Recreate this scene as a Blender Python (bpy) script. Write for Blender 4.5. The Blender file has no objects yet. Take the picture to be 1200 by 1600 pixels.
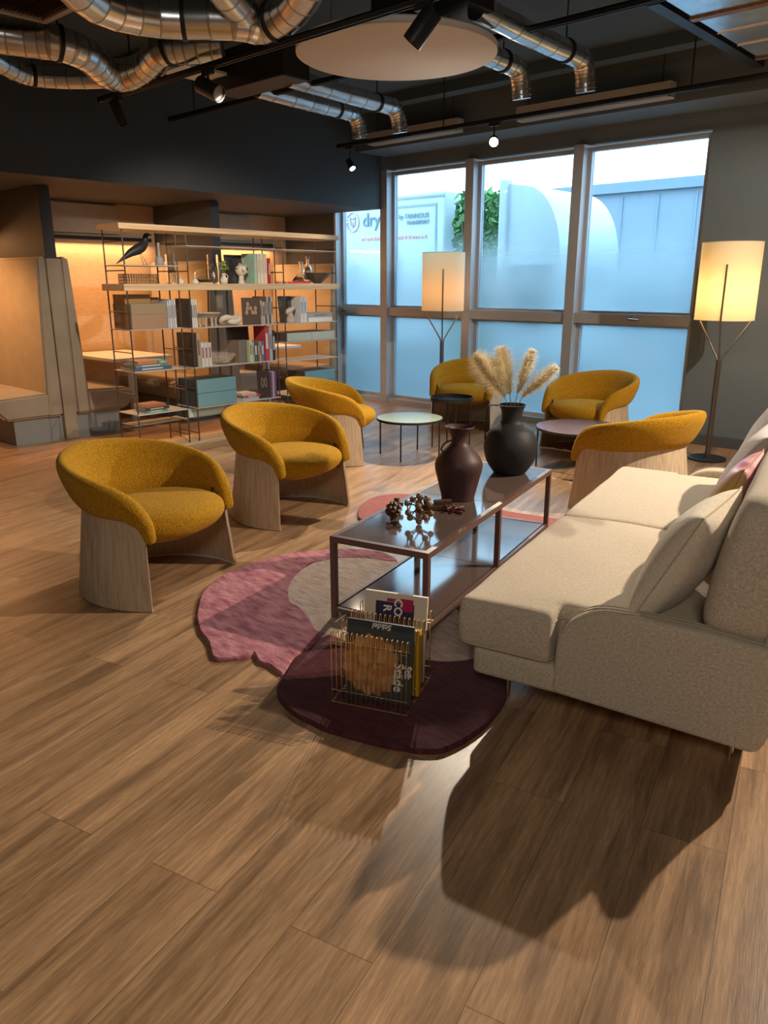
import bpy, bmesh, math, random
from math import sin, cos, pi, radians, sqrt, atan2
from mathutils import Vector, Matrix, noise as mnoise

random.seed(7)
C = bpy.context.scene.collection
S = bpy.context.scene

# ------------------------------------------------------------------ camera
cd = bpy.data.cameras.new('camera')
cam = bpy.data.objects.new('camera', cd)
C.objects.link(cam)
cam.location = (0, 0, 1.5)
cam.rotation_euler = (radians(90 - 16.6), 0, radians(42.7))
cd.sensor_fit = 'HORIZONTAL'
cd.sensor_width = 36.0
cd.lens = 36.0 * 1202 / 1200
cd.clip_start = 0.05
S.camera = cam

# ------------------------------------------------------------------ world, light, exposure
S.view_settings.view_transform = 'Standard'
S.view_settings.look = 'None'
S.view_settings.gamma = 1
S.view_settings.use_curve_mapping = False
S.view_settings.exposure = 0.0

w = bpy.data.worlds.new('sky')
S.world = w
w.use_nodes = True
wn = w.node_tree
wn.nodes['Background'].inputs[0].default_value = (0.78, 0.91, 1.0, 1)
wn.nodes['Background'].inputs[1].default_value = 9.0


def lamp(name, kind, loc, energy, color, aim=None, size=0.1, sizey=None, spot=None, blend=0.3):
    ld = bpy.data.lights.new(name, kind)
    ld.energy = energy
    ld.color = color
    if kind == 'AREA':
        ld.size = size
        if sizey:
            ld.shape = 'RECTANGLE'
            ld.size_y = sizey
    else:
        ld.shadow_soft_size = size
    if kind == 'SPOT':
        ld.spot_size = radians(spot)
        ld.spot_blend = blend
    o = bpy.data.objects.new(name, ld)
    C.objects.link(o)
    o.location = loc
    if aim is not None:
        d = Vector(aim) - Vector(loc)
        o.rotation_euler = d.to_track_quat('-Z', 'Y').to_euler()
    return o


WARM = (1.0, 0.80, 0.60)
# ceiling track spotlight near the window, out of frame on the right: throws the long sofa shadow
lamp('spot_light_sofa', 'SPOT', (0.1, 5.2, 2.95), 780, (1.0, 0.82, 0.63), aim=(-1.1, 3.5, 0), size=0.03, spot=104, blend=0.35)
# its neighbour on the same track, turned to the grey wall and floor lamp
lamp('spot_light_wall', 'SPOT', (0.3, 5.0, 2.90), 480, (1.0, 0.84, 0.68), aim=(-3.0, 7.1, 0.7), size=0.03, spot=62, blend=0.5)
# the bright spotlight seen above the window
lamp('spot_light_window', 'SPOT', (-4.25, 6.02, 2.63), 540, (1.0, 0.85, 0.67), aim=(-2.9, 3.0, 0.0), size=0.03, spot=96, blend=0.8)
# spotlight by the bulkhead
lamp('spot_light_corner', 'SPOT', (-6.05, 6.1, 2.62), 60, WARM, aim=(-5.6, 4.4, 0.2), size=0.03, spot=80, blend=0.5)
# spotlights of the near ceiling track
lamp('spot_light_table', 'SPOT', (-4.30, 3.27, 2.62), 230, (1.0, 0.86, 0.72), aim=(-6.4, 4.4, 1.0), size=0.03, spot=75, blend=0.6)
# unseen soft fill added behind the viewer to brighten sofa side and near floor
lamp('front_fill_light', 'SPOT', (1.0, -1.4, 3.1), 215, (1.0, 0.89, 0.77), aim=(-1.2, 2.2, 0.3), size=0.5, spot=110, blend=0.9)
# booth lamps: one warm strip under each wall panel rail and one small downlight in each soffit
for by in (2.55, 4.45, 6.33):
    o = lamp('booth_strip_light', 'AREA', (-8.58, by, 1.95), 17, (1.0, 0.47, 0.18), size=0.06, sizey=1.5)
    o.rotation_euler = (0, radians(-18), 0)
    lamp('booth_downlight', 'SPOT', (-7.85, by, 2.33), 95, (1.0, 0.47, 0.16), aim=(-8.0, by, 0.6), size=0.05, spot=112, blend=0.7)

# ------------------------------------------------------------------ materials
MATS = {}


def nodes_of(m):
    m.use_nodes = True
    return m.node_tree, m.node_tree.nodes['Principled BSDF']


def mat(name, col, rough=0.6, metal=0.0, bump=0.0, bscale=60, var=0.0, vscale=8, vstretch=(1, 1, 1),
        trans=0.0, ior=1.45, emit=None, estr=0.0, sheen=0.0, spec=0.5, alpha=None, bdist=0.004):
    if name in MATS:
        return MATS[name]
    m = bpy.data.materials.new(name)
    t, b = nodes_of(m)
    L = t.links.new
    b.inputs['Base Color'].default_value = (*col, 1)
    b.inputs['Roughness'].default_value = rough
    b.inputs['Metallic'].default_value = metal
    b.inputs['Specular IOR Level'].default_value = spec
    b.inputs['IOR'].default_value = ior
    b.inputs['Transmission Weight'].default_value = trans
    if sheen:
        b.inputs['Sheen Weight'].default_value = sheen
        b.inputs['Sheen Tint'].default_value = (*[min(1, c * 1.6 + .1) for c in col], 1)
    if emit:
        b.inputs['Emission Color'].default_value = (*emit, 1)
        b.inputs['Emission Strength'].default_value = estr
    tc = t.nodes.new('ShaderNodeTexCoord')
    mp = t.nodes.new('ShaderNodeMapping')
    mp.inputs['Scale'].default_value = vstretch
    L(tc.outputs['Object'], mp.inputs[0])
    if var or True:
        n = t.nodes.new('ShaderNodeTexNoise')
        n.inputs['Scale'].default_value = vscale
        n.inputs['Detail'].default_value = 4
        L(mp.outputs[0], n.inputs['Vector'])
        r = t.nodes.new('ShaderNodeMapRange')
        v = max(var, 0.02)
        r.inputs['From Min'].default_value = 0.3
        r.inputs['From Max'].default_value = 0.7
        r.inputs['To Min'].default_value = 1 - v
        r.inputs['To Max'].default_value = 1 + v
        L(n.outputs[0], r.inputs[0])
        x = t.nodes.new('ShaderNodeVectorMath')
        x.operation = 'SCALE'
        x.inputs[0].default_value = col
        L(r.outputs[0], x.inputs['Scale'])
        L(x.outputs[0], b.inputs['Base Color'])
    if bump:
        n2 = t.nodes.new('ShaderNodeTexNoise')
        n2.inputs['Scale'].default_value = bscale
        n2.inputs['Detail'].default_value = 3
        L(tc.outputs['Object'], n2.inputs['Vector'])
        bp = t.nodes.new('ShaderNodeBump')
        bp.inputs['Strength'].default_value = bump
        bp.inputs['Distance'].default_value = bdist
        L(n2.outputs[0], bp.inputs['Height'])
        L(bp.outputs[0], b.inputs['Normal'])
    MATS[name] = m
    return m


def floor_mat():
    m = bpy.data.materials.new('oak_vinyl_planks')
    t, b = nodes_of(m)
    N = t.nodes.new
    L = t.links.new
    tc = N('ShaderNodeTexCoord')
    mp = N('ShaderNodeMapping')
    mp.inputs['Rotation'].default_value = (0, 0, radians(-(90 + 14.5)))
    L(tc.outputs['Object'], mp.inputs[0])

    def brick(c1, c2, mortar, ms):
        k = N('ShaderNodeTexBrick')
        k.inputs['Color1'].default_value = c1
        k.inputs['Color2'].default_value = c2
        k.inputs['Mortar'].default_value = mortar
        k.inputs['Scale'].default_value = 1
        k.inputs['Mortar Size'].default_value = ms
        k.inputs['Mortar Smooth'].default_value = 0.2
        k.inputs['Brick Width'].default_value = 1.22
        k.inputs['Row Height'].default_value = 0.228
        k.offset = 0.37
        k.offset_frequency = 2
        k.squash = 1
        L(mp.outputs[0], k.inputs['Vector'])
        return k
    bk = brick((0, 0, 0, 1), (1, 1, 1, 1), (0.5, 0.5, 0.5, 1), 0.0)
    seam = brick((1, 1, 1, 1), (1, 1, 1, 1), (0, 0, 0, 1), 0.0012)
    # per plank shift of the grain
    sh = N('ShaderNodeVectorMath')
    sh.operation = 'SCALE'
    L(bk.outputs['Color'], sh.inputs[0])
    sh.inputs['Scale'].default_value = 7.0
    ad = N('ShaderNodeVectorMath')
    ad.operation = 'ADD'
    L(mp.outputs[0], ad.inputs[0])
    L(sh.outputs[0], ad.inputs[1])
    st = N('ShaderNodeVectorMath')
    st.operation = 'MULTIPLY'
    st.inputs[1].default_value = (1.0, 9.0, 1.0)
    L(ad.outputs[0], st.inputs[0])
    n1 = N('ShaderNodeTexNoise')
    n1.inputs['Scale'].default_value = 1.6
    n1.inputs['Detail'].default_value = 6
    n1.inputs['Distortion'].default_value = 0.6
    L(st.outputs[0], n1.inputs['Vector'])
    st2 = N('ShaderNodeVectorMath')
    st2.operation = 'MULTIPLY'
    st2.inputs[1].default_value = (5.0, 60.0, 1.0)
    L(ad.outputs[0], st2.inputs[0])
    n2 = N('ShaderNodeTexNoise')
    n2.inputs['Scale'].default_value = 2.4
    n2.inputs['Detail'].default_value = 7
    n2.inputs['Distortion'].default_value = 1.0
    L(st2.outputs[0], n2.inputs['Vector'])
    # cathedral rings
    st3 = N('ShaderNodeVectorMath')
    st3.operation = 'MULTIPLY'
    st3.inputs[1].default_value = (0.8, 6.0, 1.0)
    L(ad.outputs[0], st3.inputs[0])
    wv = N('ShaderNodeTexWave')
    wv.wave_type = 'RINGS'
    wv.inputs['Scale'].default_value = 2.2
    wv.inputs['Distortion'].default_value = 7.0
    wv.inputs['Detail'].default_value = 3
    wv.inputs['Detail Scale'].default_value = 0.8
    L(st3.outputs[0], wv.inputs['Vector'])
    cr = N('ShaderNodeValToRGB')
    cr.color_ramp.elements[0].position = 0.33
    cr.color_ramp.elements[0].color = (0.24, 0.144, 0.076, 1)
    cr.color_ramp.elements[1].position = 0.66
    cr.color_ramp.elements[1].color = (0.50, 0.31, 0.168, 1)
    e = cr.color_ramp.elements.new(0.48)
    e.color = (0.385, 0.232, 0.124, 1)
    L(n1.outputs[0], cr.inputs[0])
    g = N('ShaderNodeMapRange')
    g.inputs['From Min'].default_value = 0.35
    g.inputs['From Max'].default_value = 0.7
    g.inputs['To Min'].default_value = 0.78
    g.inputs['To Max'].default_value = 1.16
    L(n2.outputs[0], g.inputs[0])
    pv = N('ShaderNodeMapRange')
    pv.inputs['To Min'].default_value = 0.84
    pv.inputs['To Max'].default_value = 1.12
    L(bk.outputs['Color'], pv.inputs[0])
    wr = N('ShaderNodeMapRange')
    wr.inputs['To Min'].default_value = 0.93
    wr.inputs['To Max'].default_value = 1.05
    L(wv.outputs[0], wr.inputs[0])
    m1 = N('ShaderNodeMath'); m1.operation = 'MULTIPLY'
    L(g.outputs[0], m1.inputs[0]); L(pv.outputs[0], m1.inputs[1])
    m2 = N('ShaderNodeMath'); m2.operation = 'MULTIPLY'
    L(m1.outputs[0], m2.inputs[0]); L(wr.outputs[0], m2.inputs[1])
    sm = N('ShaderNodeMapRange')
    sm.inputs['To Min'].default_value = 0.45
    sm.inputs['To Max'].default_value = 1.0
    L(seam.outputs['Color'], sm.inputs[0])
    m3 = N('ShaderNodeMath'); m3.operation = 'MULTIPLY'
    L(m2.outputs[0], m3.inputs[0]); L(sm.outputs[0], m3.inputs[1])
    sc = N('ShaderNodeVectorMath'); sc.operation = 'SCALE'
    L(cr.outputs[0], sc.inputs[0]); L(m3.outputs[0], sc.inputs['Scale'])
    L(sc.outputs[0], b.inputs['Base Color'])
    b.inputs['Roughness'].default_value = 0.33
    b.inputs['Specular IOR Level'].default_value = 0.55
    bp = N('ShaderNodeBump')
    bp.inputs['Strength'].default_value = 0.12
    bp.inputs['Distance'].default_value = 0.002
    L(n2.outputs[0], bp.inputs['Height'])
    L(bp.outputs[0], b.inputs['Normal'])
    return m


def weave_mat(name, c1, c2, scale=260, rough=0.9):
    m = bpy.data.materials.new(name)
    t, b = nodes_of(m)
    N = t.nodes.new
    L = t.links.new
    tc = N('ShaderNodeTexCoord')
    outs = []
    for s in ((scale, scale * .16, scale), (scale * .16, scale, scale * .2), (scale * .9, scale * .9, scale * .2)):
        mp = N('ShaderNodeVectorMath'); mp.operation = 'MULTIPLY'
        mp.inputs[1].default_value = s
        L(tc.outputs['Object'], mp.inputs[0])
        n = N('ShaderNodeTexNoise'); n.inputs['Scale'].default_value = 1; n.inputs['Detail'].default_value = 2
        L(mp.outputs[0], n.inputs['Vector'])
        outs.append(n)
    a = N('ShaderNodeMath'); a.operation = 'ADD'
    L(outs[0].outputs[0], a.inputs[0]); L(outs[1].outputs[0], a.inputs[1])
    a2 = N('ShaderNodeMath'); a2.operation = 'ADD'
    L(a.outputs[0], a2.inputs[0]); L(outs[2].outputs[0], a2.inputs[1])
    r = N('ShaderNodeMapRange')
    r.inputs['From Min'].default_value = 1.2
    r.inputs['From Max'].default_value = 1.8
    L(a2.outputs[0], r.inputs[0])
    mx = N('ShaderNodeMix'); mx.data_type = 'RGBA'
    mx.inputs[6].default_value = (*c1, 1)
    mx.inputs[7].default_value = (*c2, 1)
    L(r.outputs[0], mx.inputs[0])
    L(mx.outputs[2], b.inputs['Base Color'])
    b.inputs['Roughness'].default_value = rough
    b.inputs['Specular IOR Level'].default_value = 0.15
    b.inputs['Sheen Weight'].default_value = 0.15
    bp = N('ShaderNodeBump')
    bp.inputs['Strength'].default_value = 0.35
    bp.inputs['Distance'].default_value = 0.0015
    L(a2.outputs[0], bp.inputs['Height'])
    L(bp.outputs[0], b.inputs['Normal'])
    return m


def wood_mat(name, dark, light, axis=2, rough=0.5, scale=1.0):
    m = bpy.data.materials.new(name)
    t, b = nodes_of(m)
    N = t.nodes.new
    L = t.links.new
    tc = N('ShaderNodeTexCoord')
    mp = N('ShaderNodeVectorMath'); mp.operation = 'MULTIPLY'
    s = [55 * scale] * 3
    s[axis] = 2.2 * scale
    mp.inputs[1].default_value = s
    L(tc.outputs['Object'], mp.inputs[0])
    n = N('ShaderNodeTexNoise'); n.inputs['Scale'].default_value = 1; n.inputs['Detail'].default_value = 5
    n.inputs['Distortion'].default_value = 0.4
    L(mp.outputs[0], n.inputs['Vector'])
    cr = N('ShaderNodeValToRGB')
    cr.color_ramp.elements[0].position = 0.3
    cr.color_ramp.elements[0].color = (*dark, 1)
    cr.color_ramp.elements[1].position = 0.66
    cr.color_ramp.elements[1].color = (*light, 1)
    L(n.outputs[0], cr.inputs[0])
    L(cr.outputs[0], b.inputs['Base Color'])
    b.inputs['Roughness'].default_value = rough
    return m


def boucle_mat(name, col):
    m = bpy.data.materials.new(name)
    t, b = nodes_of(m)
    N = t.nodes.new
    L = t.links.new
    tc = N('ShaderNodeTexCoord')
    v = N('ShaderNodeTexVoronoi'); v.inputs['Scale'].default_value = 210
    L(tc.outputs['Object'], v.inputs['Vector'])
    n = N('ShaderNodeTexNoise'); n.inputs['Scale'].default_value = 140; n.inputs['Detail'].default_value = 3
    L(tc.outputs['Object'], n.inputs['Vector'])
    ad = N('ShaderNodeMath'); ad.operation = 'SUBTRACT'
    L(n.outputs[0], ad.inputs[0]); L(v.outputs['Distance'], ad.inputs[1])
    r = N('ShaderNodeMapRange')
    r.inputs['From Min'].default_value = -0.25
    r.inputs['From Max'].default_value = 0.45
    r.inputs['To Min'].default_value = 0.55
    r.inputs['To Max'].default_value = 1.25
    L(ad.outputs[0], r.inputs[0])
    sc = N('ShaderNodeVectorMath'); sc.operation = 'SCALE'
    sc.inputs[0].default_value = col
    L(r.outputs[0], sc.inputs['Scale'])
    L(sc.outputs[0], b.inputs['Base Color'])
    b.inputs['Roughness'].default_value = 0.95
    b.inputs['Specular IOR Level'].default_value = 0.1
    b.inputs['Sheen Weight'].default_value = 0.25
    b.inputs['Sheen Tint'].default_value = (1.0, 0.75, 0.25, 1)
    bp = N('ShaderNodeBump')
    bp.inputs['Strength'].default_value = 0.8
    bp.inputs['Distance'].default_value = 0.004
    L(ad.outputs[0], bp.inputs['Height'])
    L(bp.outputs[0], b.inputs['Normal'])
    return m


def rug_mat(name, c1, c2, scale=9):
    m = bpy.data.materials.new(name)
    t, b = nodes_of(m)
    N = t.nodes.new
    L = t.links.new
    tc = N('ShaderNodeTexCoord')
    mp = N('ShaderNodeMapping')
    mp.inputs['Rotation'].default_value = (0, 0, radians(35))
    mp.inputs['Scale'].default_value = (1, 3.2, 1)
    L(tc.outputs['Object'], mp.inputs[0])
    n = N('ShaderNodeTexNoise'); n.inputs['Scale'].default_value = scale; n.inputs['Detail'].default_value = 8
    n.inputs['Roughness'].default_value = 0.68
    L(mp.outputs[0], n.inputs['Vector'])
    cr = N('ShaderNodeValToRGB')
    cr.color_ramp.elements[0].position = 0.36
    cr.color_ramp.elements[0].color = (*c1, 1)
    cr.color_ramp.elements[1].position = 0.64
    cr.color_ramp.elements[1].color = (*c2, 1)
    L(n.outputs[0], cr.inputs[0])
    L(cr.outputs[0], b.inputs['Base Color'])
    b.inputs['Roughness'].default_value = 0.85
    b.inputs['Sheen Weight'].default_value = 0.06
    b.inputs['Specular IOR Level'].default_value = 0.15
    n2 = N('ShaderNodeTexNoise'); n2.inputs['Scale'].default_value = 160; n2.inputs['Detail'].default_value = 3
    L(tc.outputs['Object'], n2.inputs['Vector'])
    bp = N('ShaderNodeBump')
    bp.inputs['Strength'].default_value = 0.8
    bp.inputs['Distance'].default_value = 0.006
    L(n2.outputs[0], bp.inputs['Height'])
    L(bp.outputs[0], b.inputs['Normal'])
    return m


def glass_pane_mat():
    """Clear glazing whose applied film turns to frost towards the floor."""
    m = bpy.data.materials.new('filmed_window_glass')
    m.use_nodes = True
    t = m.node_tree
    for n in list(t.nodes):
        t.nodes.remove(n)
    N = t.nodes.new
    L = t.links.new
    out = N('ShaderNodeOutputMaterial')
    tr = N('ShaderNodeBsdfTransparent')
    tr.inputs[0].default_value = (0.58, 0.72, 0.80, 1)
    rf = N('ShaderNodeBsdfRefraction')
    rf.inputs['Color'].default_value = (0.40, 0.53, 0.60, 1)
    rf.inputs['Roughness'].default_value = 0.28
    rf.inputs['IOR'].default_value = 1.45
    tl = N('ShaderNodeBsdfTranslucent')
    tl.inputs[0].default_value = (0.44, 0.57, 0.64, 1)
    gl = N('ShaderNodeBsdfGlossy')
    gl.inputs['Roughness'].default_value = 0.05
    gl.inputs['Color'].default_value = (0.8, 0.9, 1, 1)
    geo = N('ShaderNodeNewGeometry')
    sp = N('ShaderNodeSeparateXYZ')
    L(geo.outputs['Position'], sp.inputs[0])
    r = N('ShaderNodeMapRange')
    r.interpolation_type = 'SMOOTHSTEP'
    r.inputs['From Min'].default_value = 2.12
    r.inputs['From Max'].default_value = 1.25
    r.inputs['To Min'].default_value = 0.0
    r.inputs['To Max'].default_value = 1.0
    L(sp.outputs['Z'], r.inputs[0])
    mf = N('ShaderNodeMixShader')
    mf.inputs[0].default_value = 0.25
    L(rf.outputs[0], mf.inputs[1]); L(tl.outputs[0], mf.inputs[2])
    mx = N('ShaderNodeMixShader')
    L(r.outputs[0], mx.inputs[0]); L(tr.outputs[0], mx.inputs[1]); L(mf.outputs[0], mx.inputs[2])
    m2 = N('ShaderNodeMixShader')
    m2.inputs[0].default_value = 0.04
    L(mx.outputs[0], m2.inputs[1]); L(gl.outputs[0], m2.inputs[2])
    L(m2.outputs[0], out.inputs[0])
    return m


def shade_mat():
    m = bpy.data.materials.new('lampshade_fabric')
    m.use_nodes = True
    t = m.node_tree
    for n in list(t.nodes):
        t.nodes.remove(n)
    N = t.nodes.new
    L = t.links.new
    out = N('ShaderNodeOutputMaterial')
    d = N('ShaderNodeBsdfDiffuse'); d.inputs[0].default_value = (0.80, 0.72, 0.55, 1)
    tl = N('ShaderNodeBsdfTranslucent'); tl.inputs[0].default_value = (0.85, 0.68, 0.40, 1)
    mx = N('ShaderNodeMixShader'); mx.inputs[0].default_value = 0.5
    L(d.outputs[0], mx.inputs[1]); L(tl.outputs[0], mx.inputs[2])
    L(mx.outputs[0], out.inputs[0])
    return m


M_FLOOR = floor_mat()
M_DARKCEIL = mat('dark_ceiling_glow_tint', (0.060, 0.090, 0.110), 0.8, bump=0.2, bscale=20)  # dark ceiling with the blue window glow tinted into its colour
M_DARKWALL = mat('charcoal_painted_wall', (0.075, 0.080, 0.085), 0.75, bump=0.08, bscale=90)
M_GREYWALL = mat('warm_grey_wall', (0.19, 0.185, 0.18), 0.75, bump=0.08, bscale=90)
M_BULK = mat('dark_grey_bulkhead', (0.06, 0.066, 0.070), 0.8, bump=0.05, bscale=60)
M_GLOWWALL = mat('wall_glow_tint', (0.125, 0.155, 0.175), 0.75, bump=0.08, bscale=90)  # blue glow of the windows is put into this wall colour
M_PANEL = mat('woven_wall_panel', (0.55, 0.41, 0.28), 0.85, var=0.12, vscale=14, vstretch=(1, 1, 9), bump=0.4, bscale=50)
M_PANELTOP = mat('pale_upper_panel', (0.40, 0.36, 0.29), 0.8, var=0.05)
M_BOOTH = mat('taupe_velvet', (0.33, 0.275, 0.20), 0.9, var=0.08, vscale=5, bump=0.15, bscale=200, sheen=0.3)
M_BOOTHPOST = mat('grey_booth_partition', (0.05, 0.052, 0.055), 0.7)
M_PLINTH = mat('stone_grey_plinth', (0.22, 0.23, 0.22), 0.6)
M_ALU = mat('window_aluminium', (0.42, 0.44, 0.47), 0.45, 0.2)
M_GLASSPANE = glass_pane_mat()
M_MUSTARD = boucle_mat('mustard_boucle', (0.56, 0.285, 0.016))
M_OAK = wood_mat('pale_oak_veneer', (0.42, 0.31, 0.20), (0.60, 0.48, 0.34), 2, 0.5)
M_SHELFOAK = wood_mat('shelf_oak', (0.50, 0.34, 0.18), (0.68, 0.50, 0.29), 1, 0.45)
M_BRONZE = mat('dark_bronze_steel', (0.11, 0.08, 0.06), 0.4, 0.5)
M_SHELFMET = mat('pale_grey_lacquer', (0.42, 0.40, 0.36), 0.45)
M_BLACK = mat('matt_black_metal', (0.015, 0.016, 0.018), 0.5)
M_LINEN = weave_mat('oatmeal_linen', (0.41, 0.34, 0.25), (0.68, 0.595, 0.47), 620)
M_LINENP = weave_mat('cream_wool', (0.60, 0.53, 0.41), (0.76, 0.69, 0.56), 300)
M_LILAC = weave_mat('lilac_grey_linen', (0.42, 0.38, 0.37), (0.60, 0.55, 0.54), 260)
M_PINKRUG = rug_mat('pink_viscose_pile', (0.27, 0.07, 0.105), (0.60, 0.27, 0.31))
M_BEIGERUG = rug_mat('beige_viscose_pile', (0.44, 0.33, 0.27), (0.68, 0.55, 0.46), 12)
M_BURGRUG = rug_mat('burgundy_wool_pile', (0.065, 0.014, 0.020), (0.125, 0.032, 0.040), 14)
M_CORALRUG = rug_mat('coral_wool_pile', (0.28, 0.085, 0.075), (0.38, 0.13, 0.115), 14)
M_TABLE = mat('rose_brown_lacquer', (0.15, 0.085, 0.070), 0.35)
M_TABLETOP = mat('glossy_rosewood_glass', (0.12, 0.085, 0.075), 0.10, spec=0.9)
M_SEAM = mat('dark_seam_line', (0.05, 0.035, 0.03), 0.5)
M_CLAY = mat('aubergine_clay', (0.060, 0.026, 0.025), 0.52, bump=0.1, bscale=30, var=0.1)
M_BLACKCLAY = mat('black_clay', (0.014, 0.015, 0.018), 0.6, bump=0.25, bscale=60)
M_BRASS = mat('polished_brass_wire', (0.95, 0.76, 0.42), 0.28, 1.0)
M_DUCT = mat('galvanised_spiral_duct', (0.74, 0.77, 0.80), 0.26, 1.0, bump=0.25, bscale=7, var=0.12, vscale=9, bdist=0.01)
M_DUCTRING = mat('duct_seam_metal', (0.42, 0.40, 0.37), 0.35, 1.0)
M_STEEL = mat('brushed_nickel', (0.45, 0.40, 0.34), 0.3, 1.0)
M_SHADE = shade_mat()
M_LAMPROD = mat('burnished_lamp_steel', (0.20, 0.17, 0.145), 0.35, 0.9)
M_ACOUSTIC = mat('grey_acoustic_felt', (0.68, 0.68, 0.67), 0.95)
M_CLEAR = mat('clear_glass', (0.95, 0.97, 0.97), 0.02, trans=1.0, ior=1.45)
M_WHITECER = mat('cream_ceramic', (0.68, 0.60, 0.48), 0.5)
M_STONE = mat('beige_travertine', (0.50, 0.42, 0.32), 0.8, var=0.2, vscale=30)
M_WHITE = mat('white_lacquer', (0.72, 0.72, 0.70), 0.45)
M_DARKWOOD = mat('burnt_walnut', (0.085, 0.045, 0.022), 0.5, var=0.3, vscale=40)
M_BALLWOOD = mat('turned_brown_wood', (0.25, 0.135, 0.06), 0.4, var=0.25, vscale=30)
M_SPOTBLK = mat('spotlight_black', (0.018, 0.019, 0.021), 0.45)
M_LENS = mat('lit_lens', (1, 0.9, 0.75), 0.4, emit=(1.0, 0.86, 0.62), estr=22)


def flat(name, c, rough=0.55, **k):
    return mat(name, c, rough, **k)


# ------------------------------------------------------------------ mesh helpers
def to_obj(name, bm, m, parent=None, smooth=False, angle=None, mats=None):
    me = bpy.data.meshes.new(name)
    bmesh.ops.recalc_face_normals(bm, faces=bm.faces)
    if smooth:
        for f in bm.faces:
            f.smooth = True
        a = radians(angle if angle else 40)
        for e in bm.edges:
            if len(e.link_faces) == 2:
                try:
                    if e.calc_face_angle() > a:
                        e.smooth = False
                except Exception:
                    pass
    bm.to_mesh(me)
    bm.free()
    for x in (mats or [m]):
        me.materials.append(x)
    o = bpy.data.objects.new(name, me)
    C.objects.link(o)
    if parent:
        o.parent = parent
    return o


def box(bm, x0, x1, y0, y1, z0, z1, mi=0):
    vs = [bm.verts.new((x, y, z)) for x in (x0, x1) for y in (y0, y1) for z in (z0, z1)]
    fs = []
    for q in ((0, 1, 3, 2), (4, 6, 7, 5), (0, 4, 5, 1), (2, 3, 7, 6), (0, 2, 6, 4), (1, 5, 7, 3)):
        f = bm.faces.new([vs[i] for i in q])
        f.material_index = mi
        fs.append(f)
    return vs


def rbox(bm, x0, x1, y0, y1, z0, z1, r=0.01, seg=3):
    b2 = bmesh.new()
    box(b2, x0, x1, y0, y1, z0, z1)
    bmesh.ops.bevel(b2, geom=list(b2.edges), offset=r, segments=seg, affect='EDGES', profile=0.6)
    me = bpy.data.meshes.new('tmp')
    b2.to_mesh(me)
    b2.free()
    bm.from_mesh(me)
    bpy.data.meshes.remove(me)


def frame_axes(t):
    t = t.normalized()
    up = Vector((0, 0, 1)) if abs(t.z) < 0.95 else Vector((1, 0, 0))
    a = t.cross(up).normalized()
    b = a.cross(t).normalized()
    return a, b


def tube(bm, pts, r, seg=10, closed=False, caps=True, rfun=None):
    pts = [Vector(p) for p in pts]
    n = len(pts)
    rings = []
    pa = None
    for i, p in enumerate(pts):
        if closed:
            t = (pts[(i + 1) % n] - pts[i - 1])
        else:
            t = pts[min(i + 1, n - 1)] - pts[max(i - 1, 0)]
        t.normalize()
        if pa is None:
            a, b = frame_axes(t)
        else:
            a = (pa - t * pa.dot(t))
            if a.length < 1e-6:
                a, b = frame_axes(t)
            a.normalize()
            b = t.cross(a) * -1
        pa = a
        rr = rfun(i / (n - 1)) if rfun else r
        if not closed and 0 < i < n - 1:
            d1 = (pts[i] - pts[i - 1]).normalized()
            d2 = (pts[i + 1] - pts[i]).normalized()
            c = max(0.5, cos(d1.angle(d2, 0) / 2))
            rr_m = rr / c
        else:
            rr_m = rr
        rings.append([bm.verts.new(p + (a * cos(2 * pi * k / seg) + b * sin(2 * pi * k / seg)) * rr_m) for k in range(seg)])
    m = n if closed else n - 1
    for i in range(m):
        r0, r1 = rings[i], rings[(i + 1) % n]
        for k in range(seg):
            bm.faces.new((r0[k], r0[(k + 1) % seg], r1[(k + 1) % seg], r1[k]))
    if caps and not closed:
        bm.faces.new(rings[0][::-1])
        bm.faces.new(rings[-1])
    return rings


def rod(bm, a, b, r, seg=8):
    tube(bm, [a, b], r, seg)


def lathe(bm, prof, seg=40, ox=0, oy=0, oz=0, sx=1, sy=1):
    rings = []
    for (r, z) in prof:
        if r < 1e-5:
            rings.append([bm.verts.new((ox, oy, oz + z))])
        else:
            rings.append([bm.verts.new((ox + sx * r * cos(2 * pi * k / seg), oy + sy * r * sin(2 * pi * k / seg), oz + z)) for k in range(seg)])
    for i in range(len(rings) - 1):
        a, b = rings[i], rings[i + 1]
        if len(a) == 1 and len(b) == 1:
            continue
        for k in range(seg):
            k2 = (k + 1) % seg
            if len(a) == 1:
                bm.faces.new((a[0], b[k], b[k2]))
            elif len(b) == 1:
                bm.faces.new((a[k], a[k2], b[0]))
            else:
                bm.faces.new((a[k], a[k2], b[k2], b[k]))


def smooth_prof(pts, n=6):
    """Catmull-Rom through a list of tuples."""
    P = [Vector(p) for p in pts]
    out = []
    for i in range(len(P) - 1):
        p0 = P[max(i - 1, 0)]
        p1, p2 = P[i], P[i + 1]
        p3 = P[min(i + 2, len(P) - 1)]
        for k in range(n):
            t = k / n
            out.append(0.5 * ((2 * p1) + (-p0 + p2) * t + (2 * p0 - 5 * p1 + 4 * p2 - p3) * t * t + (-p0 + 3 * p1 - 3 * p2 + p3) * t ** 3))
    out.append(P[-1])
    return [tuple(v) for v in out]


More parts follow.
